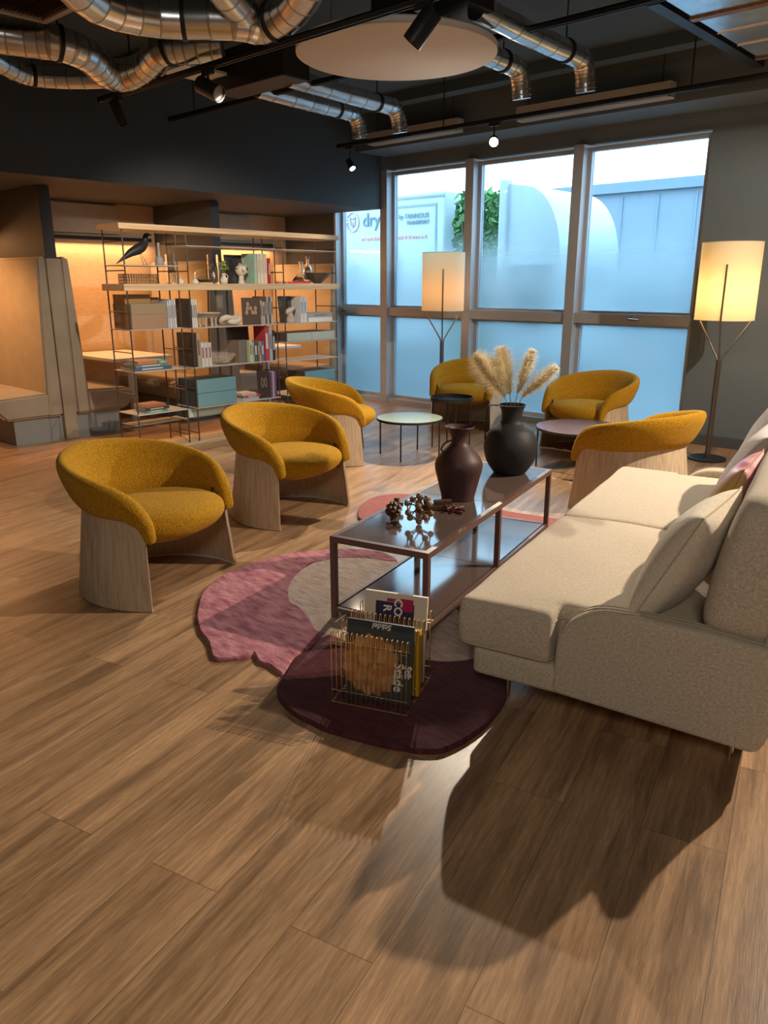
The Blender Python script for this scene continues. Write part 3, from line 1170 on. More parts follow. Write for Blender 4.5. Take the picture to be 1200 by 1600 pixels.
# return-air grille, top left
gr = thing('air_grille', 'square brown-lit air grille in the top left corner', 'grille', (-4.745, 2.16, 3.0), radians(0))
bm = bmesh.new()
for a, b_, c, d in ((-0.33, 0.42, -0.34, -0.30), (-0.33, 0.42, 0.30, 0.34), (-0.33, -0.29, -0.30, 0.30), (0.38, 0.42, -0.30, 0.30)):
    box(bm, a, b_, c, d, -0.01, 0.03)
to_obj('grille_frame', bm, flat('pale_grille_paint', (0.42, 0.38, 0.33), 0.6), gr)
bm = bmesh.new()
for k in range(26):
    y = -0.295 + k * 0.0235
    v = [bm.verts.new(p) for p in ((-0.29, y, 0.0), (0.38, y, 0.0), (0.38, y + 0.014, 0.02), (-0.29, y + 0.014, 0.02))]
    bm.faces.new(v)
    v2 = [bm.verts.new(p) for p in ((-0.29, y, 0.002), (0.38, y, 0.002), (0.38, y + 0.014, 0.022), (-0.29, y + 0.014, 0.022))]
    bm.faces.new(v2[::-1])
to_obj('grille_louvres', bm, flat('brown_louvre', (0.25, 0.17, 0.11), 0.5), gr)
bm = bmesh.new(); box(bm, -0.31, 0.40, -0.32, 0.32, 0.03, 0.25)
to_obj('duct_box', bm, M_BLACK, gr)

# round acoustic panel
ap = thing('acoustic_panel', 'large round off-white acoustic panel hanging from the dark ceiling', 'ceiling panel', (-3.47, 3.87, 2.80))
bm = bmesh.new()
lathe(bm, [(0, 0), (0.585, 0), (0.60, 0.008), (0.60, 0.042), (0.59, 0.05), (0, 0.05)], 96)
to_obj('felt_disc', bm, M_ACOUSTIC, ap, smooth=True, angle=35)
for k in range(3):
    bm = bmesh.new()
    rod(bm, (0.4 * cos(k * 2.1), 0.4 * sin(k * 2.1), 0.05), (0.4 * cos(k * 2.1), 0.4 * sin(k * 2.1), CZ - 2.80), 0.002, 5)
    to_obj('hanging_wire', bm, M_BLACK, ap)
# small pale ceiling tile between the tracks
ct = thing('ceiling_tile', 'small pale rectangular ceiling tile behind the black spotlight', 'ceiling panel', (-5.45, 4.15, 3.02))
bm = bmesh.new(); box(bm, -0.22, 0.10, -0.5, 0.35, 0, 0.02)
to_obj('tile_panel', bm, M_ACOUSTIC, ct)
for k in range(4):
    bm = bmesh.new(); rod(bm, (-0.2 + 0.28 * (k % 2), -0.4 + 0.65 * (k // 2), 0.02), (-0.2 + 0.28 * (k % 2), -0.4 + 0.65 * (k // 2), CZ - 3.02), 0.002, 5)
    to_obj('hanging_wire', bm, M_BLACK, ct)


# tracks
def track(label, x0, x1, y, z, drops):
    t = thing('lighting_track', label, 'light track', ((x0 + x1) / 2, y, z), 0, 'black ceiling lighting tracks')
    h = (x1 - x0) / 2
    bm = bmesh.new()
    box(bm, -h, h, -0.018, -0.010, -0.016, 0.016)
    box(bm, -h, h, 0.010, 0.018, -0.016, 0.016)
    box(bm, -h, h, -0.018, 0.018, 0.010, 0.018)
    box(bm, -h, -h + 0.03, -0.018, 0.018, -0.016, 0.016)
    to_obj('track_rail', bm, M_SPOTBLK, t)
    for d in drops:
        bm = bmesh.new(); rod(bm, (d - (x0 + x1) / 2, 0, 0.018), (d - (x0 + x1) / 2, 0, CZ - z), 0.006)
        to_obj('drop_rod', bm, M_SPOTBLK, t)
    return t


track('nearest black track running under the large ducts and past the round panel', -5.87, 0.5, 3.24, 2.80, (-5.4, -3.9, -2.0, 0.2))
track('second black track passing behind the round ceiling panel', -6.80, 2.6, 4.44, 2.95, (-6.4, -4.2, -1.0, 1.6))
track('third black track close to the window, carrying the lit spotlights', -6.30, 2.6, 6.12, 2.86, (-6.1, -4.9, -2.6, 0.8))


def spotlight(label, x, y, ztrack, aim, L=0.15, r=0.045, lit=False, drop=0.08):
    t = thing('track_spotlight', label, 'spotlight', (x, y, ztrack), 0, 'black cylinder spotlights on the tracks')
    bm = bmesh.new(); rbox(bm, -0.05, 0.05, -0.017, 0.017, -0.045, -0.016, 0.004, 2)
    to_obj('track_adapter', bm, M_SPOTBLK, t)
    bm = bmesh.new(); rod(bm, (0, 0, -0.045), (0, 0, -drop), 0.008)
    to_obj('swivel_stem', bm, M_SPOTBLK, t)
    d = Vector(aim).normalized()
    c = Vector((0, 0, -drop - r * 0.8))
    a = c - d * L * 0.45
    e = c + d * L * 0.55
    bm = bmesh.new()
    rings = tube(bm, [a, a + d * 0.003, e - d * 0.001, e], r, 32, caps=False, rfun=lambda q: r * (0.93 if q == 0 else 1.0))
    bm.faces.new(rings[0][::-1])
    inner = tube(bm, [e - d * 0.03, e - d * 0.0005], r * 0.9, 32, caps=False)[::-1]
    for k in range(32):
        try:
            bm.faces.new((rings[-1][k], rings[-1][(k + 1) % 32], inner[0][(k + 1) % 32], inner[0][k]))
        except ValueError:
            pass
    to_obj('lamp_housing', bm, M_SPOTBLK, t, smooth=True, angle=50)
    bm = bmesh.new(); tube(bm, [e - d * (0.008 if lit else 0.026), e - d * (0.004 if lit else 0.022)], r * 0.9, 32)
    to_obj('lens', bm, M_LENS if lit else flat('dull_lens', (0.25, 0.22, 0.18), 0.3), t)
    return t


spotlight('small black spotlight at the left end of the nearest track, pointing down', -5.62, 3.24, 2.80, (0.32, 0.25, -1.0), 0.17, 0.036)
spotlight('black spotlight on the nearest track left of the round panel, aimed sideways', -4.50, 3.24, 2.80, (0.9, 0.15, -0.42), 0.18, 0.052)
spotlight('large black cylinder spotlight in front of the round ceiling panel', -2.73, 3.24, 2.80, (-0.55, -0.3, -0.75), 0.17, 0.05, drop=0.07)
spotlight('brightly lit spotlight above the middle of the window', -4.33, 6.12, 2.86, (0.57, -0.80, -0.30), 0.12, 0.042, lit=True, drop=0.13)
spotlight('small lit spotlight near the bulkhead, seen edge on', -6.12, 6.12, 2.86, (0.62, -0.10, -0.75), 0.11, 0.034, lit=True, drop=0.16)

# linear air grilles above the window
for x0, x1, y, lab in ((-6.50, -5.25, 6.83, 'pale linear air diffuser above the left half of the window'), (-4.55, -3.05, 6.83, 'pale linear air diffuser above the right half of the window')):
    t = thing('linear_diffuser', lab, 'air vent', ((x0 + x1) / 2, y, 2.97), 0, 'pale linear ceiling diffusers')
    h = (x1 - x0) / 2
    bm = bmesh.new()
    for a, b_ in ((-0.06, -0.045), (-0.006, 0.006), (0.045, 0.06)):
        box(bm, -h, h, a, b_, 0, 0.02)
    box(bm, -h, -h + 0.015, -0.06, 0.06, 0, 0.02); box(bm, h - 0.015, h, -0.06, 0.06, 0, 0.02)
    to_obj('diffuser_frame', bm, flat('pale_diffuser', (0.55, 0.55, 0.52), 0.5), t)
    bm = bmesh.new(); box(bm, -h, h, -0.055, 0.055, 0.02, 0.12)
    to_obj('diffuser_box', bm, M_SHELFMET, t)
    bm = bmesh.new(); rod(bm, (-h + .1, 0, .12), (-h + .1, 0, CZ - 2.97), 0.004); rod(bm, (h - .1, 0, .12), (h - .1, 0, CZ - 2.97), 0.004)
    to_obj('drop_rod', bm, M_BLACK, t)
bm = bmesh.new(); box(bm, -2.45, -2.37, 5.0, 6.9, 3.10, 3.16)
tag(to_obj('conduit', bm, M_SPOTBLK), 'straight dark conduit under the ceiling beside the flat silver duct', 'conduit')

# ------------------------------------------------------------------ lounge chairs
A_M = radians(118)


def shell_pt(th, z):
    k = max(0, min(1, z / 0.45))
    sx = 1 - 0.17 * k; sy = 1 - 0.10 * k
    return Vector((-0.44 * cos(th) * sx + (0.0), 0.405 * sin(th) * sy, z))


def top_edge(th):
    a = abs(th) / A_M
    if a < 0.79:
        return 0.50 - 0.030 * (a / 0.79)
    q = (a - 0.79) / 0.21
    return 0.470 - 0.125 * (1 - sqrt(max(0, 1 - q ** 2.2)))


def make_chair(label):
    root = thing('lounge_chair', label, 'chair', (0, 0, 0), 0, 'mustard lounge chairs with curved pale wood shells')
    # wooden shell
    bm = bmesh.new()
    n, m = 60, 10
    th_ = 0.013
    G = {}
    for s, off in ((0, 0.0), (1, -th_)):
        for i in range(n + 1):
            th = -A_M + 2 * A_M * i / n
            for j in range(m + 1):
                z = top_edge(th) * j / m + 0.004 * (1 - j / m)
                p = shell_pt(th, z)
                rad = Vector((p.x, p.y, 0)).normalized()
                G[(s, i, j)] = bm.verts.new(p + rad * off)
    for s in (0, 1):
        for i in range(n):
            for j in range(m):
                bm.faces.new((G[(s, i, j)], G[(s, i + 1, j)], G[(s, i + 1, j + 1)], G[(s, i, j + 1)]))
    for i in range(n):
        for j in (0, m):
            bm.faces.new((G[(0, i, j)], G[(0, i + 1, j)], G[(1, i + 1, j)], G[(1, i, j)]))
    for j in range(m):
        for i in (0, n):
            bm.faces.new((G[(0, i, j)], G[(0, i, j + 1)], G[(1, i, j + 1)], G[(1, i, j)]))
    to_obj('wood_shell', bm, M_OAK, root, smooth=True, angle=50)
    # thin pale foot strip along the inner bottom edge
    bm = bmesh.new()
    pts = []
    for i in range(n + 1):
        th = -A_M + 2 * A_M * i / n
        p = shell_pt(th, 0.005)
        rad = Vector((p.x, p.y, 0)).normalized()
        pts.append(p - rad * (th_ + 0.003))
    tube(bm, pts, 0.004, 6)
    to_obj('foot_strip', bm, flat('pale_edge_strip', (0.75, 0.68, 0.60), 0.4), root, smooth=True)
    # padded collar following the shell's upper edge
    bm = bmesh.new()
    N_ = 96
    cen = []
    for i in range(N_ + 1):
        th = (-A_M + 2 * A_M * i / N_)
        cen.append((th, shell_pt(th, top_edge(th))))
    # extend the two ends downward along the front edge
    ext = []
    for q in (0.008, 0.016):
        p = cen[-1][1].copy(); p.z -= q
        ext.append((A_M, shell_pt(A_M, p.z)))
    path = [(-t, Vector((p.x, -p.y, p.z))) for t, p in ext[::-1]] + cen + ext
    K = 28
    rings = []
    lining = {}
    T = len(path)
    for i in range(T):
        th, p = path[i]
        t = (path[min(i + 1, T - 1)][1] - path[max(i - 1, 0)][1]).normalized()
        rad = Vector((p.x / 0.44, p.y / 0.405, 0)).normalized()
        d = rad.cross(t)
        if d.z < 0 and abs(th) < 1.2:
            d = -d
        if abs(th) >= 1.2:
            # choose the forward / upward facing side
            if (d.x * 1.0 + d.z * 1.0) < 0:
                d = -d
        d.normalize()
        cb = cos(min(pi / 2, abs(th) * 0.80))
        lean = 0.08 + 0.40 * cb
        d = (d + rad * lean).normalized()
        nrm = t.cross(d).normalized()
        ef = max(0.0, (abs(th) / A_M - 0.78) / 0.22)
        hl = (0.068 + 0.060 * cb) * (1 - 0.42 * ef ** 1.5)
        ht = 0.040
        e = min(i, T - 1 - i)
        cap = 1.0
        if e < 7:
            cap = max(0.02, sqrt(1 - ((7 - e) / 7.0) ** 2))
        c = p + d * (hl * (0.62 + 0.18 * cb)) - rad * 0.004
        lining[round(th, 4)] = (p, d, nrm if nrm.dot(rad) < 0 else -nrm, hl, ht)
        ring = []
        for k in range(K):
            a = 2 * pi * k / K
            ca, sa = cos(a), sin(a)
            xx = hl * cap * (abs(ca) ** 0.8) * (1 if ca > 0 else -1)
            yy = ht * (0.35 + 0.65 * cap) * (abs(sa) ** 0.85) * (1 if sa > 0 else -1)
            ring.append(bm.verts.new(c + d * xx + nrm * yy))
        rings.append(ring)
    for i in range(T - 1):
        for k in range(K):
            bm.faces.new((rings[i][k], rings[i][(k + 1) % K], rings[i + 1][(k + 1) % K], rings[i + 1][k]))
    bm.faces.new(rings[0][::-1]); bm.faces.new(rings[-1])
    to_obj('padded_collar', bm, M_MUSTARD, root, smooth=True, angle=80)
    # inner lining between seat and collar
    bm = bmesh.new()
    G = []
    for i in range(3, N_ - 2):
        th = -A_M + 2 * A_M * i / N_
        p, d, nin, hl, ht = lining[round(th, 4)]
        rad = Vector((p.x / 0.44, p.y / 0.405, 0)).normalized()
        lo = shell_pt(th, 0.28)
        col = [lo - rad * 0.016, lo - rad * 0.050, p - rad * 0.052 - Vector((0, 0, 0.06)), p - rad * 0.050 + d * 0.01]
        for q in (0.35, 0.7, 1.0, 1.25):
            col.append(p + d * hl * q + nin * (ht * (1.06 - 0.12 * q)))
        col.append(p + d * hl * 1.3)
        G.append([bm.verts.new(v) for v in smooth_prof(col, 3)])
    for i in range(len(G) - 1):
        for j in range(len(G[0]) - 1):
            bm.faces.new((G[i][j], G[i + 1][j], G[i + 1][j + 1], G[i][j + 1]))
    to_obj('inner_back', bm, M_MUSTARD, root, smooth=True, angle=80)
    # thick seat
    bm = bmesh.new()
    nu, nv = 40, 16
    G = []
    for j in range(nv + 1):
        ph = -pi / 2 + pi * j / nv
        row = []
        cr = abs(cos(ph)) ** 0.55
        sz = abs(sin(ph)) ** 0.9 * (1 if ph > 0 else -1)
        for i in range(nu):
            a = 2 * pi * i / nu
            x = 0.330 * cr * abs(cos(a)) ** 0.86 * (1 if cos(a) > 0 else -1)
            y = 0.335 * cr * abs(sin(a)) ** 0.9 * (1 if sin(a) > 0 else -1)
            z = 0.372 + 0.088 * sz
            if sz < 0:
                z -= 0.05 * (1 - cr) + 0.0
            z += 0.012 * (x / 0.3)
            row.append(bm.verts.new((x - 0.018, y, z)))
        G.append(row)
    for j in range(nv):
        for i in range(nu):
            bm.faces.new((G[j][i], G[j][(i + 1) % nu], G[j + 1][(i + 1) % nu], G[j + 1][i]))
    bmesh.ops.remove_doubles(bm, verts=bm.verts, dist=1e-4)
    to_obj('seat', bm, M_MUSTARD, root, smooth=True, angle=80)
    return root


chair = make_chair('mustard lounge chair nearest the camera on the left, beside the pink rug')
chair.location = (-3.40, 1.99, 0)
chair.rotation_euler = (0, 0, radians(20))
CHG = chair['group']
dup(chair, (-3.85, 3.27, 0), radians(7), 'mustard lounge chair second from the camera, just behind the nearest one')
dup(chair, (-4.87, 4.71, 0), radians(44), 'mustard lounge chair seen from the side beside the bookcase right end')
dup(chair, (-4.95, 6.68, 0), radians(-76), 'mustard lounge chair in front of the window behind the small tray table')
dup(chair, (-3.42, 6.45, 0), radians(-100), 'mustard lounge chair facing left in front of the right-hand window')
dup(chair, (-2.285, 4.96, 0), radians(171), 'mustard lounge chair with its wooden back to the camera beyond the sofa')

# ------------------------------------------------------------------ rug
def rug_piece(bm, poly, z0, z1, wob=0.0):
    poly = smooth_prof([(*p, 0) for p in poly] + [(*poly[0], 0)], 3)[:-1]
    poly = [(p[0], p[1]) for p in poly]
    n = len(poly)
    A = sum(poly[i][0] * poly[(i + 1) % n][1] - poly[(i + 1) % n][0] * poly[i][1] for i in range(n))
    if A < 0:
        poly = poly[::-1]
    lo = [bm.verts.new((x, y, z0)) for x, y in poly]
    mi = [bm.verts.new((x, y, z1 - 0.006)) for x, y in poly]
    hi = [bm.verts.new((x, y, z1)) for x, y in offset_poly(poly, 0.006)]
    for a, b_ in ((lo, mi), (mi, hi)):
        for i in range(n):
            bm.faces.new((a[i], a[(i + 1) % n], b_[(i + 1) % n], b_[i]))
    bm.faces.new(hi)
    bm.faces.new(lo[::-1])


PINK = [(-2.877, 1.83), (-3.039, 1.96), (-3.125, 2.058), (-3.208, 2.216), (-3.229, 2.326), (-3.236, 2.428), (-3.228, 2.627), (-3.176, 2.755), (-3.092, 2.88), (-3.004, 2.981), (-2.847, 3.058), (-2.699, 3.03), (-2.692, 2.974), (-2.831, 2.922), (-2.949, 2.812), (-2.98, 2.708), (-3.003, 2.643), (-2.944, 2.529), (-2.852, 2.379), (-2.686, 2.237), (-2.592, 2.219), (-2.466, 2.165), (-2.345, 2.101), (-2.276, 2.101), (-2.238, 1.94), (-2.224, 1.864), (-2.154, 1.751), (-2.186, 1.741), (-2.253, 1.751), (-2.303, 1.739), (-2.383, 1.777), (-2.374, 1.743), (-2.401, 1.69), (-2.458, 1.637), (-2.534, 1.666), (-2.61, 1.708), (-2.735, 1.749)]
BEIGE = [(-2.80, 2.30), (-2.928, 2.475), (-3.0, 2.674), (-2.96, 2.83), (-2.84, 2.94), (-2.701, 2.99), (-2.586, 3.01), (-2.272, 2.871), (-1.893, 2.608), (-1.729, 2.409), (-1.682, 2.326), (-1.761, 2.20), (-1.882, 2.15), (-2.006, 2.10), (-2.133, 2.06), (-2.272, 2.05), (-2.339, 2.07), (-2.464, 2.13), (-2.60, 2.19), (-2.70, 2.21)]
BURG = [(-2.146, 1.752), (-2.105, 1.68), (-2.068, 1.64), (-2.0, 1.602), (-1.894, 1.578), (-1.821, 1.581), (-1.749, 1.584), (-1.682, 1.602), (-1.618, 1.621), (-1.537, 1.649), (-1.472, 1.679), (-1.419, 1.706), (-1.37, 1.751), (-1.352, 1.804), (-1.342, 1.887), (-1.346, 1.994), (-1.374, 2.124), (-1.422, 2.236), (-1.498, 2.35), (-1.651, 2.41), (-1.683, 2.328), (-1.758, 2.242), (-1.874, 2.187), (-1.997, 2.144), (-2.133, 2.11), (-2.276, 2.101), (-2.234, 1.936), (-2.218, 1.859)]
CORAL = [(-3.529, 3.561), (-3.628, 3.707), (-3.686, 3.859), (-3.66, 4.001), (-3.579, 4.1), (-3.29, 4.247), (-2.791, 4.242), (-2.567, 4.286), (-2.384, 4.317), (-2.333, 4.214), (-2.285, 3.993), (-2.417, 4.045), (-2.573, 3.992), (-2.602, 3.821), (-2.915, 3.769), (-3.24, 3.765), (-3.316, 3.594), (-3.381, 3.435)]
rug = thing('rug', 'irregular flower-shaped rug in pink, beige and burgundy under the coffee table', 'rug', (0, 0, 0))
for nm, poly, zz, m in (('burgundy_section', BURG, 0.0195, M_BURGRUG), ('pink_section', PINK, 0.0185, M_PINKRUG), ('beige_section', BEIGE, 0.0165, M_BEIGERUG)):
    bm = bmesh.new(); rug_piece(bm, poly, 0.0005, zz)
    o = to_obj(nm, bm, m, rug, smooth=True)
    o['label'] = nm.split('_')[0] + ' pile section'
bm = bmesh.new(); rug_piece(bm, CORAL, 0.0005, 0.018)
tag(to_obj('coral_rug', bm, M_CORALRUG), 'coral red wavy rug showing at the far end of the coffee table', 'rug')

# ------------------------------------------------------------------ coffee table
TA = radians(13.9)
tb = thing('coffee_table', 'long low rose-brown metal coffee table with glossy panels and lower shelf', 'table', (-2.395, 2.236, 0.0195), TA)
TW, TL, TH, BR = 0.49, 1.73, 0.395, 0.026
bm = bmesh.new()
z1 = TH; z0 = TH - 0.028
for (a, b_, c, d) in ((0, TW, 0, BR), (0, TW, TL - BR, TL), (0, BR, BR, TL - BR), (TW - BR, TW, BR, TL - BR)):
    box(bm, a, b_, c, d, z0, z1)
to_obj('top_frame', bm, M_TABLE, tb)
for lx in (0, TW - BR):
    for ly in (0, TL / 2 - BR / 2, TL - BR):
        bm = bmesh.new(); box(bm, lx, lx + BR, ly, ly + BR, 0, z0)
        to_obj('leg', bm, M_TABLE, tb)
bm = bmesh.new()
for (a, b_, c, d) in ((BR, TW - BR, 0, BR * .7), (BR, TW - BR, TL - BR * .7, TL), (0.002, BR * .7, BR, TL / 2 - BR / 2), (0.002, BR * .7, TL / 2 + BR / 2, TL - BR), (TW - BR * .7, TW - 0.002, BR, TL / 2 - BR / 2), (TW - BR * .7, TW - 0.002, TL / 2 + BR / 2, TL - BR)):
    box(bm, a, b_, c, d, 0.030, 0.052)
to_obj('shelf_frame', bm, M_TABLE, tb)
for (zz, nm) in ((z1 - 0.012, 'top_panel'), (0.040, 'shelf_panel')):
    for (c, d) in ((BR + 0.003, TL / 2 - 0.002), (TL / 2 + 0.002, TL - BR - 0.003)):
        bm = bmesh.new(); box(bm, BR + 0.003, TW - BR - 0.003, c, d, zz, zz + 0.0115)
        to_obj(nm, bm, M_TABLETOP, tb)
Rt = Matrix.Rotation(TA, 4, 'Z')
TT = 0.0195 + TH     # table top height


def on_table(x, y, z=0.0):
    v = Rt @ Vector((x, y, 0))
    return (-2.395 + v.x, 2.236 + v.y, TT + z)


# ------------------------------------------------------------------ vases and pampas grass
vs = thing('vase', 'smaller brown clay vase with flared rim and tiny loop handle on the table', 'vase', (-2.36, 3.13, TT), radians(20))
prof = smooth_prof([(0.0, 0.0), (0.078, 0.0), (0.088, 0.02), (0.108, 0.10), (0.123, 0.165), (0.118, 0.205), (0.090, 0.245), (0.050, 0.285), (0.040, 0.31), (0.044, 0.335), (0.062, 0.365), (0.077, 0.378)], 5)
prof += [(0.075, 0.381), (0.060, 0.368), (0.040, 0.335), (0.034, 0.31), (0.034, 0.28), (0, 0.27)]
bm = bmesh.new(); lathe(bm, prof, 56)
to_obj('vase_body', bm, M_CLAY, vs, smooth=True, angle=70)
bm = bmesh.new()
tube(bm, smooth_prof([(-0.022, -0.034, 0.315), (-0.055, -0.062, 0.302), (-0.074, -0.070, 0.27), (-0.062, -0.060, 0.250)], 6), 0.0045, 8)
to_obj('loop_handle', bm, M_CLAY, vs, smooth=True)

vb = thing('vase', 'large black round-bellied vase holding pampas grass on the far end of the table', 'vase', (-2.48, 3.79, TT), radians(0))
prof = smooth_prof([(0.0, 0.0), (0.080, 0.0), (0.105, 0.018), (0.140, 0.075), (0.157, 0.145), (0.152, 0.20), (0.125, 0.255), (0.085, 0.288), (0.066, 0.305), (0.060, 0.33), (0.062, 0.365), (0.074, 0.398), (0.080, 0.405)], 5)
prof += [(0.076, 0.407), (0.058, 0.366), (0.054, 0.33), (0.056, 0.305), (0.07, 0.28), (0, 0.02)]
bm = bmesh.new(); lathe(bm, prof, 56)
to_obj('vase_body', bm, M_BLACKCLAY, vb, smooth=True, angle=70)
# handle toward image-left (world direction -0.735,-0.678)
hd = Vector((-0.735, -0.678, 0))
bm = bmesh.new()
P = [hd * 0.076 + Vector((0, 0, 0.402)), hd * 0.125 + Vector((0, 0, 0.404)), hd * 0.140 + Vector((0, 0, 0.400)), hd * 0.146 + Vector((0, 0, 0.385)), hd * 0.154 + Vector((0, 0, 0.20))]
tube(bm, P, 0.0045, 8)
to_obj('wire_handle', bm, M_BLACK, vb, smooth=True)

M_PLUME = bpy.data.materials.new('pampas_plume')
M_PLUME.use_nodes = True
_t = M_PLUME.node_tree
_b = _t.nodes['Principled BSDF']
_b.inputs['Base Color'].default_value = (0.86, 0.79, 0.60, 1)
_b.inputs['Roughness'].default_value = 0.9
_b.inputs['Specular IOR Level'].default_value = 0.1
_tl = _t.nodes.new('ShaderNodeBsdfTranslucent'); _tl.inputs[0].default_value = (0.88, 0.82, 0.64, 1)
_mx = _t.nodes.new('ShaderNodeMixShader'); _mx.inputs[0].default_value = 0.5
_o = [n for n in _t.nodes if n.type == 'OUTPUT_MATERIAL'][0]
_t.links.new(_b.outputs[0], _mx.inputs[1]); _t.links.new(_tl.outputs[0], _mx.inputs[2]); _t.links.new(_mx.outputs[0], _o.inputs[0])
M_STALK = flat('dry_grass_stalk', (0.42, 0.34, 0.18), 0.8)
IR = Vector((0.735, 0.678, 0)); IF = Vector((-0.678, 0.735, 0))     # image right / away, on the ground plane


def pampas(label, dx, dz, fan, plume_len, wid, seed, fw=0.0):
    root = thing('pampas_grass', label, 'dried grass', (-2.48, 3.79, TT + 0.024), 0, 'dried pampas plumes in the black vase')
    rr = random.Random(seed)
    p0 = -IR * dx * 0.10
    p1 = IR * dx * 0.14 + Vector((0, 0, 0.375))
    p3 = IR * dx + IF * fw + Vector((0, 0, dz))
    p2 = p1.lerp(p3, 0.45) + Vector((0, 0, 0.02))
    path = [Vector(q) for q in smooth_prof([p0, p1, p2, p3], 10)]
    bm = bmesh.new(); tube(bm, path, 0.0025, 6, rfun=lambda q: 0.003 - 0.0018 * q)
    to_obj('stalk', bm, M_STALK, root, smooth=True)
    # plume
    L = [0]
    for i in range(1, len(path)):
        L.append(L[-1] + (path[i] - path[i - 1]).length)
    tot = L[-1]

    def at(s):
        for i in range(1, len(path)):
            if L[i] >= s:
                f = (s - L[i - 1]) / (L[i] - L[i - 1])
                return path[i - 1].lerp(path[i], f), (path[i] - path[i - 1]).normalized()
        return path[-1], (path[-1] - path[-2]).normalized()
    bm = bmesh.new()
    for k in range(2000):
        u = rr.random() ** 0.9
        s = tot - plume_len * (1 - u)
        p, t = at(s)
        a, b_ = frame_axes(t)
        ang = rr.uniform(0, 2 * pi)
        rad = a * cos(ang) + b_ * sin(ang)
        env = (sin(pi * min(1, (u * 0.86 + 0.07))) ** 0.65)
        ln = wid * 1.25 * env * rr.uniform(0.75, 1.45)
        d = (t * 0.66 + rad * 0.85).normalized()
        q0 = p
        q1 = p + d * ln * 0.55
        d2 = (d + rad * 0.25 + Vector((0, 0, -0.28)) + Vector((rr.gauss(0, .12), rr.gauss(0, .12), 0))).normalized()
        q2 = q1 + d2 * ln * 0.6
        sd = t.cross(rad).normalized() * 0.0016
        v = [bm.verts.new(q0 - sd), bm.verts.new(q0 + sd), bm.verts.new(q1 + sd), bm.verts.new(q1 - sd), bm.verts.new(q2)]
        bm.faces.new(v[:4]); bm.faces.new((v[3], v[2], v[4]))
    to_obj('plume', bm, M_PLUME, root)


pampas('pampas plume leaning furthest left out of the black vase', -0.225, 0.66, 0, 0.30, 0.070, 1, -0.02)
pampas('upright pampas plume second from the left in the black vase', -0.075, 0.70, 0, 0.27, 0.062, 2, 0.04)
pampas('pampas plume third from the left, leaning slightly right', 0.105, 0.69, 0, 0.26, 0.045, 3, 0.02)
pampas('pampas plume leaning furthest right out of the black vase', 0.235, 0.60, 0, 0.26, 0.045, 4, -0.03)

# ------------------------------------------------------------------ wooden puzzles on the table
def ico(bm, c, r, sub=2):
    m = Matrix.Translation(c)
    bmesh.ops.create_icosphere(bm, subdivisions=sub, radius=r, matrix=m)


pz = thing('molecule_puzzle', 'brown wooden ball-and-stick molecule sculpture on the coffee table', 'sculpture', on_table(0.275, 0.345), 0.3)
b2 = bmesh.new(); bmesh.ops.create_icosphere(b2, subdivisions=1, radius=1.0)
dirs = [v.co.copy() for v in b2.verts]
eds = [(e.verts[0].index, e.verts[1].index) for e in b2.edges]
b2.free()
# drop to 24 vertices: icosahedron + inner shell
base = [d * 0.062 for d in dirs[:12]]
outer = [d.normalized() * 0.072 for d in dirs[12:]]
pts = base[:] + outer
zmin = min(p.z for p in pts)
cpos = Vector((0, 0, 0.014 - zmin + 0.001))
random.seed(11)
pts = [p * random.uniform(0.88, 1.15) for p in pts]
zmin = min(p.z for p in pts)
pts = [p + Vector((0, 0, 0.0165 - zmin)) for p in pts]
bm = bmesh.new()
for i in range(len(pts)):
    near = sorted(range(len(pts)), key=lambda j: (pts[j] - pts[i]).length)[1:4]
    for j in near:
        rod(bm, pts[i], pts[j], 0.0032, 6)
to_obj('connecting_sticks', bm, M_DARKWOOD, pz, smooth=True)
for i, p in enumerate(pts[:40]):
    bm = bmesh.new(); ico(bm, p, 0.0158, 2)
    to_obj('ball', bm, M_BALLWOOD, pz, smooth=True)

kb = thing('burr_puzzle', 'small dark knotted wooden burr puzzle left of the molecule sculpture', 'puzzle', on_table(0.125, 0.375), 0.5)
bm = bmesh.new()
for ax in range(3):
    for (u, v) in ((-0.013, -0.013), (0.013, -0.013), (-0.013, 0.013), (0.013, 0.013)):
        lo = [0, 0, 0]; hi = [0, 0, 0]
        lo[ax] = -0.034; hi[ax] = 0.034
        lo[(ax + 1) % 3] = u - 0.0085; hi[(ax + 1) % 3] = u + 0.0085
        lo[(ax + 2) % 3] = v - 0.0085; hi[(ax + 2) % 3] = v + 0.0085
        rbox(bm, lo[0], hi[0], lo[1], hi[1], lo[2], hi[2], 0.002, 1)
bmesh.ops.rotate(bm, verts=bm.verts, cent=(0, 0, 0), matrix=Matrix.Rotation(0.61, 3, 'X') @ Matrix.Rotation(0.78, 3, 'Y'))
zm = min(v.co.z for v in bm.verts)
bmesh.ops.translate(bm, verts=bm.verts, vec=(0, 0, -zm + 0.0005))
to_obj('interlocked_bars', bm, M_DARKWOOD, kb)

cb = thing('cross_puzzle', 'dark wooden six-armed cross puzzle behind the burr puzzle', 'puzzle', on_table(0.075, 0.50), 0.4)
bm = bmesh.new()
for ax in range(3):
    lo = [-0.011] * 3; hi = [0.011] * 3
    lo[ax] = -0.033; hi[ax] = 0.033
    rbox(bm, lo[0], hi[0], lo[1], hi[1], lo[2] + 0.0335, hi[2] + 0.0335, 0.002, 1)
to_obj('cross_arms', bm, M_DARKWOOD, cb)

